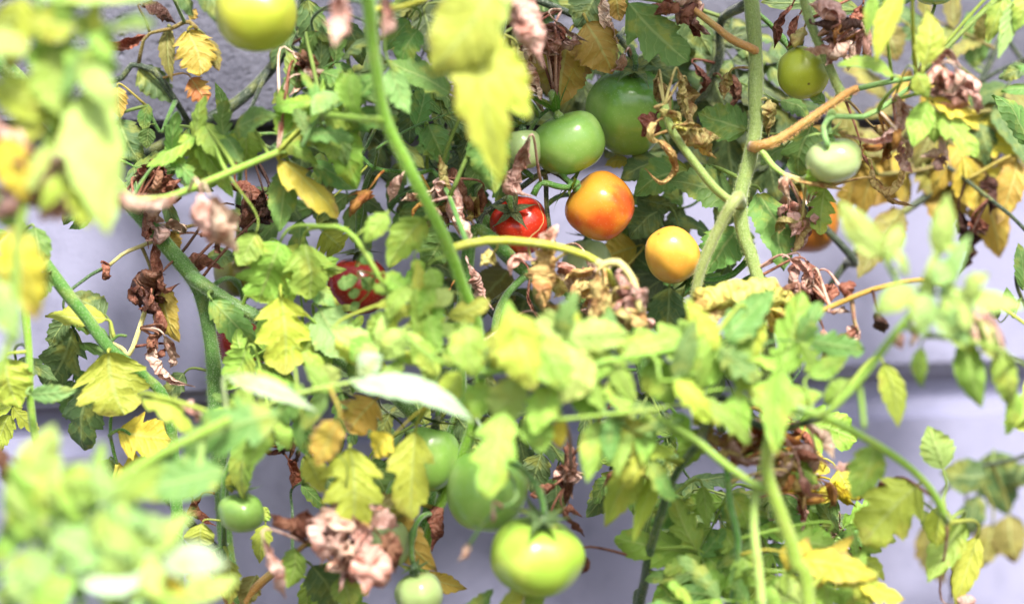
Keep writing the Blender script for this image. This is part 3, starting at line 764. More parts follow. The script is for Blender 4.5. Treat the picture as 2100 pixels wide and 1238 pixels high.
LEAVES = '''
# blurred corner, close to the lens
o l 50 110 248 138 95 40
o q 70 -25 320 -5 70 42
o y 40 0 15 150 110 42
o l 110 100 125 240 110 40
o y -10 170 95 250 90 40
o q 190 180 222 480 150 38
o y 150 60 60 40 90 43
l l 160 30 230 90 90 40
o q -20 60 60 110 90 44
o Y 10 280 60 420 80 40
o y 90 220 20 300 80 38
o Y 20 470 75 655 105 36
o m -10 560 40 705 80 34
o l -20 420 60 470 70 30
o g 70 465 85 560 55 8
o y 120 240 150 340 60 36
# in front of the concrete course
l O 385 62 412 155 85 -4
o A 425 80 450 145 42 -5
l R 392 160 425 208 52 -4
o G 285 140 355 210 66 -5
n A 345 55 352 168 34 -5
o O 240 178 248 242 42 -2
o G 245 245 290 335 74 -3
n g 305 215 296 272 28 -3
o g 305 262 300 305 34 -2
n g 462 250 441 168 28 2
o l 402 275 298 338 60 7 
l l 418 282 420 390 100 6
o l 415 252 468 335 58 7
o l 500 255 500 345 78 6
o y 642 240 566 325 66 8
o l 645 205 558 220 52 9
n G 265 372 375 300 68 -3
l Y 572 330 695 445 78 8
o g 592 345 573 475 62 6
o G 630 0 645 130 60 -3
o g 640 90 690 200 52 5
o l 700 240 735 390 74 9
o l 660 260 690 330 60 10
o m 690 190 640 240 50 12
o G 580 100 560 20 50 -6
o O 390 40 402 18 22 -4
o g 640 330 730 390 60 7
o l 720 150 735 240 50 14
# middle top
o G 710 45 745 135 48 3
o g 838 40 785 105 46 5
o g 856 60 822 135 60 6
o g 925 190 790 125 84 7
o m 800 140 838 235 56 12
o y 1008 -25 885 150 165 26 0 0
o y 985 30 1032 375 130 25 0 0.1
o Y 1000 100 940 245 112 25 0 0
o y 1010 90 1085 245 100 24 0 0
o q 1008 -70 1022 75 95 25 0 0
o g 1010 240 1015 398 92 7
o g 878 255 916 338 66 3
o G 855 210 840 295 60 -2
o G 940 250 965 300 60 -4
o O 1165 80 1148 218 118 -1
o O 1205 45 1258 152 98 0
l g 1288 10 1412 128 100 1
o G 1222 -15 1182 58 80 -2
o O 1262 -10 1272 45 50 -2
o G 1330 120 1390 170 70 -4
o d 1060 60 1090 190 80 -6
o A 1060 90 1075 180 50 -5
o G 1120 -20 1110 60 70 -5
o G 1360 330 1272 372 66 -4
o g 1412 350 1300 402 80 -3
o G 1300 130 1240 180 60 -6
o Y 1290 330 1240 340 40 -6
o d 870 30 900 120 80 -6
o d 930 10 880 60 80 -8
o g 770 160 720 200 50 12
# right top
o g 1532 268 1430 228 84 0
o g 1508 408 1372 372 92 -1
o G 1400 20 1458 115 66 -6
o d 1460 140 1490 230 70 -8
o G 1420 60 1380 140 70 -8
n y 1850 -15 1798 128 50 14
n l 1795 -15 1778 75 26 13
n y 1893 135 1902 18 60 12
o l 1832 155 1718 130 50 12
o l 1880 150 1905 200 40 12
o Y 1912 205 2008 232 56 10
n l 1902 208 1872 302 50 10
n l 1920 228 1916 295 38 10
l l 1932 232 2004 322 70 10
o A 1960 190 1930 300 100 -15
o g 2000 140 1985 25 70 -16
o G 1965 115 1925 85 60 -16
o A 1815 50 1842 125 70 -14
o O 2040 220 1990 350 96 -16
o A 1890 320 1945 395 100 -14
n Y 1975 320 2002 440 80 -12
o O 1760 330 1850 402 120 -15
o A 1890 280 1830 350 80 -16
o O 2085 330 2045 462 60 -12
o A 1700 200 1770 280 80 -12
o Y 1940 250 1990 180 70 -15
o O 1960 380 1930 470 90 -15
n g 2105 295 2034 195 70 0
o l 2062 -15 2024 88 46 8
n m 2085 0 2045 122 36 9
o l 2105 -20 2082 65 44 9
o G 2105 135 2048 162 40 -6
l g 1665 258 1635 360 92 1
o g 1692 212 1655 185 30 1
o g 1580 215 1552 262 36 0
o g 1610 300 1560 340 40 -3
l l 1692 385 1682 482 56 3
n C 1492 155 1486 205 24 1
o g 1600 210 1660 240 60 -4
l G 1760 20 1560 5 50 -4
o G 1880 -10 1790 18 50 -3
o l 1690 330 1660 400 60 7
# left middle
l l 575 495 528 622 130 9
l l 622 500 636 614 96 9
o l 525 478 488 545 62 9
l y 660 475 702 512 84 3
l y 576 608 586 768 112 9 0 0
o m 655 632 738 735 96 7
n m 640 588 690 628 40 7
o g 432 612 545 742 60 4 0 0.2
o l 505 715 460 800 70 8
o g 592 765 555 840 60 5
o G 215 645 150 598 70 -1
o y 218 655 92 650 70 2
l G 150 672 92 795 88 -1
l G 188 770 172 925 92 -1
l y 222 722 256 850 150 5 0.5 0.05
o y 12 735 40 835 100 8
n m 62 808 160 798 36 9
o G 378 765 330 835 50 -2
n G 425 525 485 532 44 -5
o O 342 475 366 515 46 -2
o O 338 592 368 702 54 -2
o g 100 560 70 620 50 6
o g 170 400 130 460 50 0
n g 190 440 140 470 30 0
# centre
o g 912 468 868 545 80 2
o l 872 448 795 548 70 12
o l 795 438 748 498 44 13
r g 735 572 692 578 38 9
r g 742 570 768 590 26 9
r g 738 595 715 606 20 9
r g 740 540 762 520 26 9
r g 737 620 718 634 20 9
r l 850 530 862 562 34 12
o A 1045 555 985 632 96 -6
o G 1085 590 1055 695 110 -8
o O 1305 505 1235 530 74 -7
o G 1352 432 1292 490 74 -4
o G 1305 405 1390 425 50 -5
o G 1372 590 1362 700 76 -3
o G 1420 640 1360 668 70 -3
o G 1290 560 1340 640 80 -9
o y 1045 640 1095 800 120 22 0 0
o l 955 665 975 775 92 20
o l 1105 690 1160 800 100 21
o q 1205 720 1148 828 90 20
o l 1258 730 1172 775 70 19
l l 1455 688 1262 716 100 17
r y 945 762 905 822 66 17
o l 1005 790 955 868 74 19
o q 1062 770 1028 885 90 20
o l 1132 790 1090 890 80 20
o y 1005 690 1035 765 80 20
o q 1160 650 1100 700 80 20
o l 1190 790 1230 860 80 18
o l 1260 770 1290 850 70 18
o l 1330 740 1380 830 90 17
o q 1400 750 1440 830 90 17
o l 1480 720 1420 800 80 17
n w 722 785 978 868 62 20 0 0
n w 468 772 655 845 42 19 0 0
n w 735 765 785 728 56 18
o l 842 590 795 655 50 15
o l 885 588 858 650 50 15
o l 802 640 755 705 54 14
o l 880 648 905 725 54 15
o q 835 680 780 740 60 16
o y 690 690 750 760 60 12
o l 850 700 900 770 60 16
o l 790 560 840 600 46 13
o l 880 550 900 600 40 13
o q 930 600 870 620 46 14
o l 620 720 680 770 50 12
o q 650 790 700 760 60 15
o l 760 690 720 740 50 14
# right middle
o g 1560 392 1608 556 106 1
o g 1512 468 1446 562 98 0
o g 1545 560 1548 605 60 -3
o G 1412 560 1396 612 50 -4
o g 1480 560 1440 640 70 -5
l l 1598 768 1645 598 96 16
o y 1528 632 1545 745 80 17
o y 1430 665 1470 760 70 14
o l 1500 700 1540 790 90 17
n q 1805 525 1718 408 66 24
n q 1848 465 1818 545 40 24
n q 1925 525 1942 395 56 24
n q 1928 500 1992 512 36 24
o q 1875 590 1795 645 66 26
o m 1900 600 1888 690 66 26
o q 1935 585 1995 680 62 25
n q 1862 560 1828 510 40 25
o m 1905 560 1960 560 60 26
n l 1888 712 1892 795 40 20
n l 1978 695 2014 838 66 19
n l 2050 712 2074 838 66 19
n l 2082 800 2070 890 36 17
n y 1812 745 1842 878 56 14
n l 1935 640 1985 725 50 20
o q 2010 660 2050 740 60 20
o l 1740 780 1690 830 50 18
n l 1660 770 1740 730 50 17
n g 2098 590 2088 498 44 -4
n g 2075 645 2064 588 28 -4
o G 2045 655 2026 615 34 -5
o A 1850 430 1758 572 66 -14
o O 1830 425 1845 505 60 -15
# lower left, close to the lens
o q 50 1060 112 868 120 42
o l 115 990 215 1010 100 41
o q 232 1250 252 1005 120 42
n w 160 1195 330 1160 110 44
o l 65 1110 15 955 100 42
o m 110 1210 10 1145 130 43
o q 300 1090 370 1150 70 36
o q 370 1215 490 1185 80 30
o Y 320 1250 345 1170 110 34
o m 180 1080 130 1180 110 44
o l 60 1250 160 1180 100 44
o g 90 1000 20 1040 90 40
o q 200 1060 280 1100 80 40
o g 462 968 232 1012 100 24
l g 575 848 375 935 120 22
o g 350 930 300 1010 80 24
l y 292 818 395 890 70 16
o g 620 790 560 870 80 17
o l 520 800 470 850 70 17
l Y 242 886 350 902 96 3
l Y 235 990 335 935 66 2
o g 225 940 215 1010 50 1
n l 512 890 500 1024 56 10
n y 472 968 476 1012 26 8
o y 545 1075 532 1155 46 4
o l 528 1062 550 1040 40 4
r y 415 1072 415 1118 56 5
o y 292 1095 312 1135 36 10
l Y 408 1145 412 1195 74 8
o y 468 1145 470 1240 56 6
o A 525 1180 500 1245 50 4
o g 592 870 572 925 36 6
o g 620 850 628 935 46 7
o l 605 1125 590 1205 56 10
o G 640 1160 690 1250 80 8
o l 700 1180 720 1250 60 10
# lower middle
o O 695 862 650 955 80 18
l y 718 918 722 1092 122 12
l y 852 885 844 1065 96 12
o Y 805 895 765 935 70 12
l O 770 820 715 885 90 10
o y 630 940 660 1010 50 12
o A 760 1030 840 1050 60 8
n O 775 1030 898 1172 78 6
n O 868 1178 958 1206 46 5
o g 690 930 640 900 60 14
o g 760 960 800 1030 70 4
l l 1035 845 1000 1022 100 20
o l 1100 850 1112 930 80 19
o Y 1150 860 1150 920 44 18
o G 1275 970 1202 1060 70 -3
n y 1318 940 1238 1080 84 14
n y 1365 950 1298 1116 44 14
n l 1225 860 1205 990 56 18
n l 1262 850 1250 955 50 17
n l 1332 845 1318 955 56 16
n y 1300 850 1290 940 50 17
o l 1385 845 1405 910 60 16
o G 1110 930 1090 1010 60 0
o G 940 860 990 920 60 2
o G 1140 980 1130 1060 60 -2
l l 1425 1132 1262 1102 84 6
o g 1408 1020 1335 1085 70 5
o l 1410 1195 1335 1238 70 7
o G 1372 920 1385 985 60 2
o g 870 1180 840 1160 40 5
# lower right
l l 1635 868 1758 902 92 4
n l 1602 752 1590 935 66 20
o l 1795 912 1748 1025 90 16
l y 1885 992 1770 1115 124 12
n q 1935 962 1902 872 66 10
o G 2025 975 1928 968 70 -23
o G 2040 925 2065 1055 100 -25
o G 2005 1015 1982 1105 60 -24
o A 2070 1055 2082 1155 70 -25
o A 2035 1075 2008 1165 60 -25
o G 2100 950 2080 1000 60 -25
n y 1932 1035 1918 1128 52 10
n l 1975 1062 1902 1195 66 10
n y 2005 1100 1958 1245 52 9
n g 1890 1045 1925 1105 34 8
o A 1900 1070 1935 1195 70 -26
r Y 1688 995 1706 1026 44 5
o Y 1718 962 1745 1018 60 4
o g 1715 1022 1668 1075 58 3
o g 1735 1182 1778 1118 58 6
l l 1452 1142 1505 1215 100 8
l l 1395 1225 1445 1175 90 8
o l 1480 1082 1505 1145 58 8
l l 1618 1095 1715 1122 70 10
o Y 1640 1150 1800 1188 74 14
o y 1705 1185 1805 1172 56 14
o Y 1598 1130 1695 1155 56 13
l l 1575 1195 1645 1245 110 13
o l 1680 1195 1705 1250 70 13
o g 1538 1040 1550 1118 66 6
n l 1440 995 1450 1085 34 8
o l 1500 1010 1535 1085 58 8
o G 1418 1030 1440 1105 70 -2
o G 1462 1160 1438 1235 70 0
o g 1590 1040 1640 1100 60 6
o l 1520 1130 1560 1200 80 12
o y 1750 1170 1790 1240 70 12
o q 1640 1190 1600 1250 80 14
o l 1440 880 1400 960 60 10
o y 1480 830 1420 870 60 12
o l 1620 930 1680 990 60 9
o Y 1660 930 1700 970 60 6
o g 1590 990 1640 1050 60 3
n l 2105 815 2062 892 46 14
o l 1700 1090 1640 1150 60 10
'''
def loadleaves(txt):
    for ln in txt.strip().splitlines():
        if ln.startswith('#') or not ln.strip(): continue
        h = ln.split()
        v = [float(x) for x in h[2:]]
        leaf(h[0], h[1], (v[0], v[1]), (v[2], v[3]), v[4], v[5], *(v[6:8]))
LEAVES = LEAVES.replace('\nn C 1492 155 1486 205 24 1', '')
loadleaves(LEAVES)  # deepest brown blade, lower right, stands in for a shadow on the wall

DRY = '''
# colour width depth : chain of pixels
P 60 38 : 60 270 30 300 70 330
P 70 37 : 140 290 110 350 60 400
P 34 34 : 40 390 85 385 108 410 90 444
P 44 30 : 200 400 270 415 320 410
D 36 -4 : 290 10 330 28 362 50
B 42 -5 : 298 74 250 90 198 92
P 34 5 : 600 108 625 135 615 170 595 195
B 30 -2 : 670 90 680 120 672 160
P 50 25 : 692 -20 694 40 685 95
P 40 22 : 785 -10 795 40 782 75
P 88 12 : 1050 -30 1085 40 1112 135
P 30 1 : 1040 132 1080 142 1100 180 1113 222
P 26 1 : 1050 170 1085 178 1102 196
P 30 0 : 1232 -10 1240 45 1268 92
P 30 1 : 1282 108 1270 128 1252 146
B 32 1 : 1150 85 1145 120 1134 168
P 28 1 : 1140 45 1165 68 1205 86
B 36 2 : 1395 20 1370 10 1340 30
P 40 1 : 1440 10 1410 20 1380 5
C 38 4 : 1352 165 1372 205 1352 250
C 26 4 : 1390 145 1398 200 1412 256
C 30 4 : 1342 285 1372 305 1382 345 1355 374 1322 345
B 34 3 : 1345 235 1330 258 1316 278
C 50 3 : 1388 258 1430 275 1475 282
C 42 3 : 1415 285 1440 300 1466 322
C 40 3 : 1408 165 1412 210 1426 275
C 24 4 : 1350 150 1345 190 1355 215
P 44 5 : 1082 288 1062 340 1048 380 1088 402
C 28 4 : 902 325 906 368 935 405
P 54 3 : 935 385 938 430 945 480
B 44 2 : 915 350 940 385 955 425
B 28 2 : 992 385 982 420 972 450
P 36 4 : 920 440 945 470 965 505
D 34 1 : 920 395 935 430 930 460
P 32 6 : 822 365 812 388 798 415
T 46 5 : 755 390 735 415 718 445
B 44 1 : 1625 10 1605 55 1588 100
C 34 2 : 1648 60 1640 78 1632 95
B 40 1 : 1640 30 1620 60 1612 100
D 26 5 : 1672 50 1740 48 1812 42
P 50 5 : 1745 60 1742 95 1738 130
P 36 5 : 1785 65 1780 95 1788 128
T 44 4 : 1700 55 1708 80 1712 108
B 34 3 : 1770 10 1760 40 1740 60
P 34 10 : 1905 125 1940 108 1970 138
P 32 10 : 1950 160 1990 175 2002 208
P 28 10 : 1915 135 1925 165 1938 195
P 30 10 : 1925 200 1960 205 1995 222
P 22 10 : 1925 270 1935 300 1950 338
P 26 8 : 1842 200 1848 240 1828 275 1790 290 1738 278
C 30 4 : 1795 262 1832 285 1815 322
C 22 3 : 1788 335 1795 375 1828 388 1852 355 1845 320
B 22 3 : 1765 295 1772 320 1785 345
C 16 3 : 1810 380 1830 408 1878 424
P 26 6 : 1612 362 1608 385 1622 412
C 30 7 : 1640 372 1690 378 1740 392
C 40 2 : 1572 205 1570 240 1576 285
C 26 1 : 1496 150 1490 175 1484 205
D 34 -12 : 2025 360 2035 400 2030 440
B 32 0 : 318 470 322 540 340 588 368 580
B 46 -1 : 305 555 270 585 290 640
B 54 0 : 330 560 300 590 325 650
D 44 -1 : 285 580 310 620 330 640
B 34 0 : 320 640 332 665 322 690
P 30 1 : 322 680 308 735 342 778 398 792
P 26 1 : 338 690 358 735 350 752
B 30 0 : 208 540 212 565 228 566
B 40 -2 : 378 532 415 540 458 552
B 50 -3 : 415 485 435 505 455 522
B 36 1 : 300 440 310 470 305 510
P 66 16 : 415 395 440 455 488 515
P 44 16 : 290 425 330 412 365 400
B 40 -1 : 470 380 520 400 560 420
D 40 -2 : 480 420 530 440 565 430
B 50 -3 : 500 395 530 420 520 450
B 44 2 : 280 365 320 385 370 370
B 40 0 : 310 345 330 370 350 360
P 26 3 : 962 545 985 598 1012 635
T 24 3 : 925 588 918 605 912 625
P 40 4 : 1235 548 1175 572 1115 582
P 30 4 : 1145 535 1165 550 1185 570
P 34 4 : 1205 525 1225 555 1290 610
B 10 3 : 1085 565 1082 610 1100 645 1118 662
P 34 4 : 1112 655 1135 690 1155 738
C 44 9 : 1118 505 1105 560 1112 620 1150 642 1185 622
P 44 10 : 1142 465 1130 490 1108 515
C 28 8 : 1012 518 1000 530 985 545
P 58 12 : 1265 560 1298 600 1314 695
C 50 12 : 1258 600 1255 640 1262 690
P 28 10 : 1212 645 1226 685 1212 724
C 60 11 : 1230 555 1250 630 1242 702
C 46 12 : 1270 552 1300 610 1318 690 1326 720
C 40 11 : 1225 560 1222 640 1214 716
C 34 9 : 1130 490 1112 540 1108 600 1120 650
P 60 12 : 1288 585 1308 645 1324 704
C 50 9 : 1125 478 1108 560 1116 632
P 50 17 : 430 400 452 450 486 508
P 24 18 : 962 1112 952 1130 938 1150
P 22 18 : 1012 1030 1008 1050 1010 1075
C 36 11 : 1240 590 1225 630 1215 660
K 84 8 : 1625 612 1540 598 1450 622 1398 668
K 64 8 : 1585 615 1625 640 1615 670
C 44 9 : 1505 628 1455 665 1438 705
K 56 8 : 1480 640 1540 620 1600 625
P 34 4 : 1620 530 1650 560 1640 600
B 40 4 : 1655 540 1665 580 1672 640
P 36 4 : 1640 530 1630 580 1655 650
P 30 4 : 1665 560 1650 610 1668 660
C 30 2 : 1642 415 1652 470 1624 522
P 22 2 : 1660 440 1655 490 1645 510
B 28 7 : 1745 610 1738 590 1742 575
B 30 7 : 1755 672 1735 695 1708 712
P 44 7 : 1690 680 1695 710 1688 750
P 36 7 : 1755 665 1740 690 1715 725
P 26 7 : 1700 640 1720 640 1745 640
D 34 9 : 1800 640 1808 660 1812 682
P 26 20 : 1842 680 1845 700 1850 715
P 28 20 : 1870 670 1875 690 1868 712
P 40 18 : 1985 640 2000 670 1990 710
P 34 18 : 2030 660 2045 690 2060 720
D 36 -12 : 1968 435 1992 510 1965 562
D 28 -12 : 2005 450 2015 465 2022 482
B 36 20 : -10 925 12 955 15 1000
P 34 15 : 362 838 395 850 430 862
B 24 0 : 412 1015 390 1048 442 1078
B 22 0 : 395 1020 410 1050 430 1062
B 26 3 : 605 840 602 890 590 950
B 28 3 : 590 940 605 970 600 1000
P 40 14 : 540 1105 562 1165 585 1225
B 40 10 : 560 1058 590 1075 620 1070
P 60 14 : 640 1090 690 1055 740 1100 720 1150
B 70 13 : 660 1130 690 1100 720 1130
P 50 14 : 650 1060 640 1100 660 1150
P 84 15 : 735 1130 760 1160 750 1215
B 60 12 : 780 1100 800 1130 810 1170
B 60 10 : 600 1090 640 1080 690 1080
D 60 8 : 640 1120 690 1140 740 1130
B 34 4 : 880 1040 895 1075 885 1130
B 50 6 : 1168 905 1165 970 1158 1035
P 40 6 : 1172 920 1160 980 1166 1040
B 30 6 : 1135 995 1110 1008 1088 1015
B 26 6 : 1155 1040 1182 1070 1198 1098
B 22 6 : 1140 1050 1170 1040 1195 1060
D 14 8 : 1300 810 1302 850 1290 890
B 22 9 : 1300 970 1262 970 1235 1000
B 24 8 : 1195 1140 1205 1160 1195 1175
C 30 12 : 1435 855 1470 900 1525 878
T 44 11 : 1545 870 1560 895 1555 925
P 24 11 : 1640 955 1655 1010 1695 1015
P 30 11 : 1710 958 1735 965 1760 945
B 22 6 : 1642 985 1640 1035 1644 1085
P 22 6 : 1640 1030 1650 1050 1640 1110
C 28 12 : 1460 930 1490 920 1530 940
A 40 10 : 1530 930 1570 930 1600 960
P 40 12 : 1480 900 1520 940 1560 950
P 46 2 : 1722 1070 1715 1100 1705 1130
B 40 2 : 1738 1095 1755 1120 1748 1160
B 24 9 : 1820 990 1812 1000 1825 1010
P 30 12 : 1650 870 1690 900 1710 940
B 30 9 : 1610 940 1650 930 1700 950
D 30 -26 : 1968 1130 1962 1180 1948 1240
P 30 9 : 1960 1238 1985 1232 2000 1245
B 30 -4 : 1420 130 1440 170 1430 200
B 40 -5 : 1480 160 1500 190 1490 230
P 40 6 : 1720 40 1700 20 1660 10
D 40 -5 : 1120 30 1090 60 1100 100
D 50 -6 : 1030 30 1060 100 1050 160
'''  # deepest dark blade, lower right, is a wall shadow built as a leaf
COL['Y'] = COL['Y']
for ln in DRY.strip().splitlines():
    if ln.startswith('#'): continue
    head, pts = ln.split(':')
    h = head.split(); q = [float(x) for x in pts.split()]
    dry(h[0], list(zip(q[::2], q[1::2])), float(h[1]), float(h[2]))

# compound leaves: a stalk with paired leaflets and one at the end
def spray(pts, d, d1, n, w, cols, kind='o', parent=None):
    if d > 28: w *= 0.66
    d, d1 = near(d), near(d1)
    p3 = [P(x, y, d + (d1 - d) * i / (len(pts) - 1)) for i, (x, y) in enumerate(pts)]
    (sp, key, sr), dist = nearest_stem(p3[0])
    mid = (sp + p3[0]) / 2 + Vector((0, 0, 0.1 * dist))
    full = ([sp, mid] if dist > 0.01 else []) + p3
    path = catmull(full, 8 * len(full))
    rr = [0.0016 - 0.0009 * i / (len(path) - 1) for i in range(len(path))]
    V, F, U = tube_geo(path, rr, 6)
    stalk = obj('compound_leaf', make_mesh('compound_leaf', V, F, U), M_STEM, vine_obj[key], (*COL[random.choice(cols)][:3], 1))
    own = catmull(p3, 40)
    fr = frames(own)
    W = S(w, d)
    jobs = []
    for k in range(n):
        u = 0.18 + 0.70 * k / max(1, n - 1)
        i = int(u * 40)
        for sgn in (-1, 1):
            t = fr[i][0]
            out = t.cross(Vector((rnd(-.25, .25), -1, rnd(-.2, .4)))).normalized() * sgn
            dirv = (out + t * rnd(0.3, 0.8) + Vector((0, rnd(-.4, .25), -rnd(0, .35)))).normalized()
            L = W * rnd(1.5, 2.1) * (0.65 + 0.5 * math.sin(math.pi * u))
            jobs.append((own[i], own[i] + dirv * L, W * rnd(0.68, 1.0)))
    t = fr[-1][0]
    jobs.append((own[-1], own[-1] + (t + Vector((rnd(-.2, .2), rnd(-.3, .1), rnd(-.4, .1)))).normalized() * W * 2.0, W * 1.2))
    for B, T, ww in jobs:
        o = leaf3(kind if random.random() < .55 else 'l', random.choice(cols), B, T, ww, None, stalk, 'leaflet', False, None, 12, 18 if abs(d) > 10 else 28)
    return stalk

def clump(cx, cy, r, d, n, cols, w=34):
    for _ in range(int(n * 1.6)):
        x, y = cx + rnd(-.6, .6) * r, cy + rnd(-.7, .5) * r
        a = rnd(0, 6.28); k = rnd(-1.6, 1.6)
        pts = []
        for i in range(4):
            pts.append((x, y))
            x += math.cos(a) * r * rnd(.25, .5); y += abs(math.sin(a)) * r * rnd(.2, .45)
            a += k * rnd(.3, .8)
        dry(random.choice(cols), pts, w * rnd(.7, 1.3), d + rnd(-1.5, 1.5), 1.2)
for a in ((305, 590, 42, 0, 3, 'PBB', 26), (690, 1095, 85, 13, 6, 'PPB', 50), (1590, 925, 90, 9, 11, 'PTCB'), (1740, 85, 60, 5, 6, 'PPT'),
          (1645, 575, 50, 4, 5, 'PPB'), (330, 370, 50, 1, 5, 'BDB'), (530, 415, 50, -1, 5, 'BD'), (935, 420, 50, 3, 5, 'PBC'),
          (1410, 15, 50, 1, 5, 'PB'), (1115, 60, 50, 2, 5, 'PB'), (615, 140, 34, 4, 4, 'PB'), (1950, 180, 55, 10, 5, 'PP'),
          (1995, 670, 45, 18, 4, 'P'), (90, 370, 70, 36, 5, 'P', 60), (1230, 590, 55, 6, 5, 'PC'), (1165, 960, 45, 6, 4, 'PB'),
          (1370, 240, 50, 4, 4, 'CK', 26), (1640, 450, 45, 3, 3, 'CP', 26), (1640, 620, 50, 5, 3, 'PB'), (325, 700, 45, 0, 3, 'PB', 24), (1270, 640, 55, 11, 5, 'CPP', 40), (1120, 560, 50, 8, 3, 'CP', 34), (860, 410, 50, 4, 3, 'PCT', 24), (320, 450, 45, 0, 3, 'BP', 28), (1930, 320, 40, 8, 2, 'P', 22), (1560, 630, 70, 8, 3, 'K', 44), (20, 400, 60, 34, 3, 'P', 50), (600, 920, 40, 3, 3, 'BD', 22), (1990, 470, 40, -11, 3, 'DB', 26), (1480, 890, 60, 11, 4, 'CTK', 28), (1690, 1000, 60, 6, 4, 'PTY'), (30, 300, 50, 38, 3, 'P', 60), (1830, 300, 50, 6, 4, 'PT', 24)):
    clump(*a)

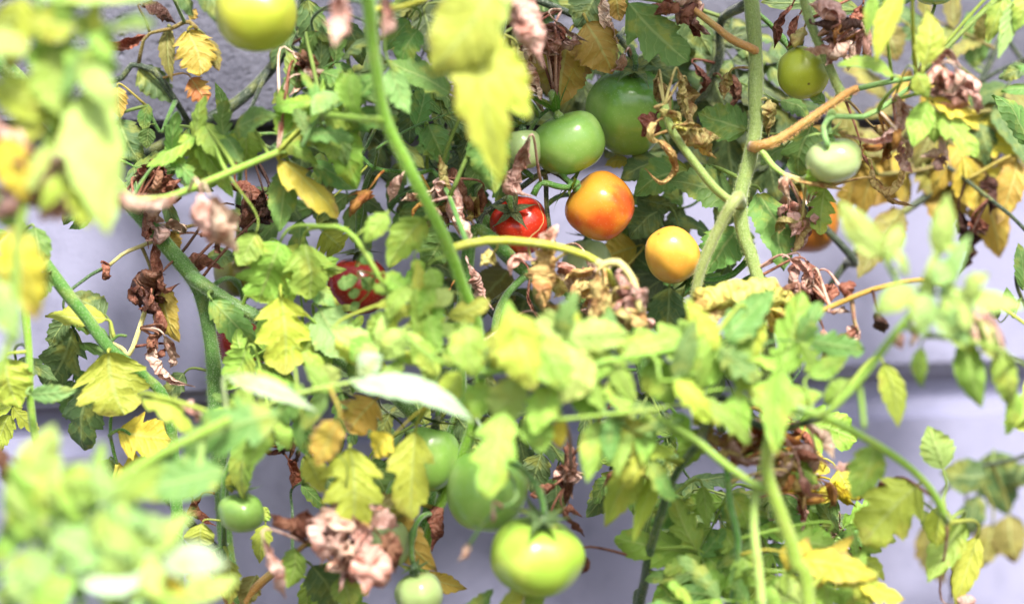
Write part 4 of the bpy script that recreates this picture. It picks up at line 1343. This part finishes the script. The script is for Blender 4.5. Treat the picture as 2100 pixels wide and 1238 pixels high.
SPRAYS = '''
6 8 3 60 lg : 330 330 400 300 480 270
8 9 3 60 lg : 560 300 620 260 700 250
5 6 3 50 gG : 600 200 650 150 700 120
-2 -3 3 56 Gg : 250 330 320 360 380 340
4 2 3 60 gG : 780 300 850 260 930 230
2 0 3 60 Gg : 820 200 880 180 950 170
-5 -6 3 60 Gd : 880 330 940 370 990 330
0 -2 3 55 gG : 960 240 1000 300 1020 360
14 14 3 46 ly : 780 740 850 690 920 650
8 6 3 50 lg : 620 640 680 690 740 740
6 5 3 50 gl : 480 760 540 720 600 700
21 20 2 70 lgq : 1000 720 1080 700 1160 690
19 18 2 76 ygl : 1150 760 1200 740 1260 720
18 17 2 80 lg : 1400 830 1460 800 1530 800
18 16 3 56 lgy : 1240 840 1290 880 1330 940
17 16 2 60 lg : 1520 740 1580 700 1660 700
5 4 3 60 lg : 1500 1000 1460 1080 1420 1160
6 6 3 60 lg : 1540 1060 1580 1130 1600 1200
8 8 3 60 lg : 1480 1240 1460 1180 1430 1130
9 8 3 56 ly : 1700 1240 1720 1180 1770 1130
-2 -3 3 60 gG : 1560 1000 1640 1060 1700 1120
-3 -3 3 60 G : 1400 960 1450 1020 1500 1100
-13 -15 3 80 AOY : 1930 200 1980 280 2010 380
-14 -15 3 70 OAg : 1850 300 1800 330 1740 350
-13 -14 3 70 GA : 2080 150 2040 220 1990 260
-9 -11 3 70 dG : 1020 -40 1040 40 1050 120
-10 -11 3 70 dG : 1400 0 1440 80 1460 180
-10 -10 3 70 dG : 1500 40 1480 140 1500 240
-9 -10 3 70 dG : 1180 40 1220 120 1230 200
-10 -10 3 66 dG : 1330 60 1370 140 1400 230
-9 -9 3 66 dG : 980 120 1010 200 1030 290
-10 -10 3 66 dG : 1480 300 1430 330 1380 300
-10 -10 3 60 dG : 1600 60 1570 130 1600 220
-10 -10 3 60 dG : 1620 220 1600 300 1570 350
-8 -9 3 66 GAd : 1100 640 1040 660 990 620
-8 -8 3 60 Gd : 1420 620 1390 560 1340 560
-6 -6 3 60 gG : 1480 600 1450 540 1470 470
0 -2 3 56 Gg : 860 880 900 860 960 870
-2 -2 3 56 gG : 700 1000 760 1020 820 1000
4 5 3 50 lg : 620 1180 660 1200 700 1230
2 0 3 50 Gg : 600 1000 650 980 700 960
42 44 2 110 qw : 200 1150 260 1130 330 1140
40 42 3 90 qlm : 100 1080 170 1040 240 1050
40 42 2 90 qlg : 60 30 120 60 180 130
-8 -8 3 60 dG : 740 40 800 60 860 40
-6 -7 3 56 Gdg : 590 40 630 120 640 220
-6 -7 3 56 Gd : 690 60 720 150 700 250
-5 -6 3 56 Gdg : 640 300 690 340 720 420
-6 -7 3 56 Gd : 760 280 820 330 860 400
-7 -7 3 56 Gd : 900 240 930 320 900 410
-6 -6 3 54 Gg : 800 420 850 470 880 560
-6 -6 3 54 Gg : 660 400 620 450 560 450
-5 -6 3 54 Gdg : 640 760 700 800 760 860
-4 -5 3 54 Gdg : 780 830 830 880 820 960
-4 -5 3 54 Gd : 960 800 1010 860 1080 890
-4 -5 3 54 Gdg : 1180 800 1230 860 1260 930
-4 -5 3 54 Gdg : 1380 820 1330 880 1310 950
-6 -7 3 54 Gd : 1040 700 1000 760 940 790
-6 -7 3 54 Gd : 1420 700 1480 760 1520 840
-5 -5 3 54 Gdg : 1640 760 1600 830 1640 910
-3 -4 3 54 Gdg : 1640 1010 1690 1060 1680 1140
-8 -8 3 60 dG : 700 140 740 190 760 260
-8 -10 3 60 Gd : 1060 -20 1090 60 1080 160
-8 -9 3 60 Gd : 1290 60 1230 110 1180 180
-9 -9 3 56 Gd : 1440 60 1500 120 1520 210
-8 -9 3 56 Gdg : 1420 420 1360 430 1290 470
-9 -9 3 56 Gd : 900 -20 880 70 850 160
-9 -8 3 56 Gdg : 960 330 900 290 830 250
-6 -8 3 54 Gg : 620 120 640 210 630 290
-7 -8 3 56 Gd : 1220 620 1150 640 1090 680
-7 -9 3 60 Gdg : 1340 700 1300 620 1300 540
-6 -8 2 50 GA : 480 470 520 500 560 560
-5 -6 3 50 gG : 930 870 1000 900 1060 950
-4 -5 3 54 gG : 1330 1000 1390 1060 1430 1140
-3 -4 3 54 gG : 1480 1180 1540 1120 1600 1060
2 0 3 50 gl : 1400 880 1330 910 1280 960
4 3 3 50 gl : 1640 1180 1690 1130 1730 1080
-14 -16 3 56 GAO : 1960 300 1890 250 1820 200
-15 -16 3 56 AOG : 1990 220 2060 260 2090 340
-15 -16 3 56 GA : 2040 100 1960 60 1880 30
14 12 3 42 ly : 890 660 850 630 815 600
16 14 3 46 lq : 900 720 830 740 760 700
20 18 2 76 lgy : 1360 780 1430 760 1490 700
17 16 3 52 lg : 700 800 620 810 560 880
12 10 3 50 lg : 620 300 660 240 720 200
5 6 3 46 ly : 560 490 600 540 640 570
38 42 3 90 lgy : 60 120 130 90 210 60
36 40 3 80 yq : 40 200 100 300 140 380
40 44 3 100 lgm : 90 1140 160 1080 240 1020
40 44 3 90 lqm : 120 1240 220 1230 300 1230
38 40 3 90 lgm : 40 1010 60 1080 40 1180
24 26 3 56 qm : 1880 620 1930 600 1990 610
14 12 3 54 lY : 1580 1170 1660 1170 1760 1190
12 14 3 54 lg : 1560 1240 1480 1230 1400 1240
4 6 2 50 gl : 560 760 540 800 500 830
6 5 2 40 gG : 640 40 660 110 650 180
0 -3 3 50 Gg : 130 620 160 700 150 780
2 0 2 50 Gy : 30 720 40 780 20 850
6 8 3 60 gl : -40 620 -80 560 -60 460
8 10 3 70 gly : 2140 700 2170 780 2150 880
4 6 3 70 gl : 2150 300 2190 220 2170 120
10 12 3 70 gly : 900 1270 1000 1290 1100 1280
8 8 3 70 gG : 300 -40 400 -70 500 -60
'''
for i in range(17):  # unseen canopy added above the frame to shade the top centre
    x = 840 + 900 * ((i * 0.618) % 1); y = -180 - 620 * ((i * 0.3819 + .2) % 1)
    dd_ = 2 - y / 42 + rnd(-4, 4)
    SPRAYS += '%d %d 3 86 gGl : %d %d %d %d %d %d\n' % (dd_, dd_ + 2, x, y, x + rnd(-60, 60), y + 50, x + rnd(-120, 120), y + 110)
for ln in SPRAYS.strip().splitlines():
    head, pts = ln.split(':')
    h = head.split(); q = [float(x) for x in pts.split()]
    spray(list(zip(q[::2], q[1::2])), float(h[0]), float(h[1]), int(h[2]), float(h[3]), list(h[4]))

# ------------------------------------------------------------------ tomatoes
def fruit_mesh(rx, rz, ribs, amp, dimple):
    nu, nv = 48, 32
    V, F = [], []
    seed = Vector((rnd(0, 99), rnd(0, 99), 0)); ph = rnd(0, 6.28)
    for i in range(nv + 1):
        f = math.pi * i / nv
        for j in range(nu):
            a = 2 * math.pi * j / nu
            sn, cs = math.sin(f), math.cos(f)
            r = rx * (sn ** 0.86 if sn > 0 else 0)
            z = rz * cs
            top = math.exp(-(f / 0.55) ** 2); bot = math.exp(-((math.pi - f) / 0.40) ** 2)
            z -= dimple * rz * top; z += 0.06 * rz * bot
            m = 1 + amp * math.cos(ribs * a + ph) * (0.25 + 0.75 * sstep(-0.6, 0.8, cs)) * sn
            m *= 1 + 0.07 * noise.noise(Vector((math.cos(a), math.sin(a), cs)) * 1.1 + seed)
            V.append((r * m * math.cos(a), r * m * math.sin(a), z))
    for i in range(nv):
        for j in range(nu):
            k = (j + 1) % nu
            F.append((i * nu + j, (i + 1) * nu + j, (i + 1) * nu + k, i * nu + k))
    return make_mesh('fruit', V, F)
def sepal_mesh(L, w, lift, curlup, ang, z0):
    V, F, U = [], [], []
    n = 9
    rot = Matrix.Rotation(ang, 3, 'Z')
    tw = rnd(-.5, .5)
    for i in range(n + 1):
        t = i / n
        ww = w * (0.5 + 0.5 * math.sin(math.pi * min(1, t * 1.15 + .1))) * (1 - t ** 2.2) + w * 0.03
        x = L * t * (1 - 0.12 * t * curlup)
        z = z0 + lift * L * math.sin(t * 1.3) + curlup * L * t * t * t
        for s in (-1, 0, 1):
            V.append(rot @ Vector((x, s * ww + tw * w * t, z + abs(s) * ww * 0.35 + tw * s * ww * t)))
            U.append((t, 0.5 + 0.5 * s))
    for i in range(n):
        for j in range(2):
            a = i * 3 + j
            F.append((a, a + 1, a + 4, a + 3))
    return make_mesh('sepal', V, F, U)

TOM = [
 # px, py, rx px, rz px, depth, skin, axis to the stalk (right, up, towards camera), sepal colour, label
 (524, 26, 84, 80, 14, 'lime', (0.25, 1, 0.45), 'G', 'yellow-green tomato hanging in front of the rough concrete course'),
 (1166, 292, 75, 66, 0, 'green', (-0.40, 1, 0.22), 'g', 'glossy green tomato with spiky upright sepals, directly above the orange tomato'),
 (1076, 305, 38, 44, 1, 'pale', (-0.1, 1, 0), 'G', 'small pale green tomato half hidden by the large yellow leaf'),
 (1290, 226, 86, 94, -4, 'deep', (0.12, 1, 0.62), 'G', 'large deep green ribbed tomato with sepals flat on its top'),
 (1230, 423, 71, 70, 0, 'orange', (-0.8, 0.62, 0.25), 'g', 'orange tomato blushing red beside the cracked red tomato'),
 (1066, 462, 60, 70, -2, 'cracked', (-0.25, 0.45, 1), 'd', 'ripe red tomato with a pale skin crack and dark star-shaped sepals'),
 (1205, 543, 52, 58, -6, 'pale', (0, 1, -0.2), 'G', 'pale green tomato underneath the orange tomato'),
 (1380, 523, 55, 61, 2, 'yellow', (0.55, -0.75, -0.4), 'G', 'smooth yellow tomato between the orange tomato and the forked pale stem'),
 (1646, 149, 54, 54, 1, 'lime', (-0.15, 0.55, -0.85), 'G', 'round yellow-green tomato with a dark blossom scar beside the hairy stem'),
 (1710, 328, 58, 47, 7, 'pale', (-0.2, 1, 0.2), 'm', 'pale green tomato hanging under the orange leaf stalk'),
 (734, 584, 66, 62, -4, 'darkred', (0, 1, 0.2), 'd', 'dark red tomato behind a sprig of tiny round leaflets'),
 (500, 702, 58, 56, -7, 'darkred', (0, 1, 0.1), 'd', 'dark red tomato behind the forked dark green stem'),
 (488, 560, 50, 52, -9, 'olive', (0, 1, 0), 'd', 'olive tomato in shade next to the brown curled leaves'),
 (1100, 1140, 95, 78, 14, 'glossy', (0.16, 1, 0.34), 'G', 'large glossy yellow-green tomato lowest on the middle vine'),
 (1001, 1005, 83, 90, 9, 'green', (0.1, 1, 0), 'G', 'large matt green tomato with a lime leaf hanging over it'),
 (880, 938, 60, 72, 5, 'green', (0.2, 1, 0), 'd', 'green tomato half hidden behind yellow leaves'),
 (495, 1050, 48, 40, 8, 'green', (0.05, 1, 0.25), 'G', 'small green tomato against the dark upright stem, a leaf over its top'),
 (860, 1216, 50, 46, 8, 'pale', (-0.2, 1, 0.2), 'G', 'small green tomato beside an ochre leaf tip, under the withered clump'),
 (800, 1112, 42, 52, 7, 'pale', (-0.1, 1, 0), 'G', 'small pale green tomato behind the pink withered clump'),
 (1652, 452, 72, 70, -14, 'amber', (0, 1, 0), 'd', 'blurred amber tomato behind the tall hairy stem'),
 (1916, -32, 46, 44, 0, 'green', (0, 1, 0), 'G', 'green tomato whose underside shows above the open pale wall'),
]
for (px, py, rx, rz, d, skin, ax, sc, lab) in TOM:
    cpos = P(px, py, d)
    RX, RZ = S(rx, d), S(rz, d)
    axis = Vector((ax[0], -ax[2], ax[1])).normalized()
    q = Vector((0, 0, 1)).rotation_difference(axis).to_matrix().to_4x4()
    root = thing('tomato', lab, 'tomato', cpos, 'tomatoes hanging on the vines')
    root.matrix_world = Matrix.Translation(cpos) @ q
    dim = 0.16
    fr_o = obj('fruit', fruit_mesh(RX, RZ, random.choice((5, 6, 7)), rnd(0.02, 0.042), dim), M_TOM[skin], root)
    fr_o.matrix_parent_inverse = Matrix()
    ztop = RZ * (1 - dim) + 0.0005
    big = RX / 0.03
    path = [Vector((0, 0, ztop - 0.004)), Vector((0, 0, ztop + 0.001)), Vector((0, 0, ztop + 0.004)), Vector((0.0004, 0, ztop + 0.010))]
    V, F, U = tube_geo(path, [0.0042 * big ** .5, 0.0045 * big ** .5, 0.0026, 0.0021], 10)
    cal = obj('calyx', make_mesh('calyx', V, F, U), M_STEM, root, (*[c * 1.0 for c in COL[sc][:3]], 1))
    cal.matrix_parent_inverse = Matrix()
    ns = random.choice((5, 6, 6))
    spiky = 'spiky' in lab
    for k in range(ns):
        a = 2 * math.pi * k / ns + rnd(-.2, .2)
        se_o = obj('sepal', sepal_mesh(RX * rnd(0.75, 1.0) * (1.1 if spiky else 1), RX * rnd(0.13, 0.18), rnd(0.55, 0.9) if spiky else rnd(0.08, 0.3), rnd(0.1, 0.5) if spiky else rnd(-0.25, 0.3), a, ztop + 0.0035), M_LEAF, cal, COL[sc])
        se_o.matrix_parent_inverse = Matrix()
    # fruit stalk, with its knuckle, up to the nearest stem
    tipw = cpos + axis * (ztop + 0.009)
    up = tipw + Vector((0, 0.02 if ax[2] > 0.3 else 0, 0.02))
    (sp, key, sr), dist = nearest_stem(up)
    c1 = tipw + axis * min(0.03, dist * 0.5)
    pw = []
    for i in range(13):
        u = i / 12
        a_, b_, c_ = tipw.lerp(c1, u), c1.lerp((c1 + sp) / 2 + Vector((0, 0, 0.012)), u), ((c1 + sp) / 2 + Vector((0, 0, 0.012))).lerp(sp, u)
        pw.append(a_.lerp(b_, u).lerp(b_.lerp(c_, u), u))
    inv = root.matrix_world.inverted()
    pl = [inv @ p for p in pw]
    rad = [0.0021 + 0.0013 * math.exp(-((i - 4) / 0.8) ** 2) for i in range(13)]
    V, F, U = tube_geo(pl, rad, 8)
    so = obj('fruit_stalk', make_mesh('fruit_stalk', V, F, U), M_STEM, root, (*COL['g'][:3], 1))
    so.matrix_parent_inverse = Matrix()

print('objects', len(bpy.data.objects), 'tris', sum(len(m.polygons) * 2 for m in bpy.data.meshes))
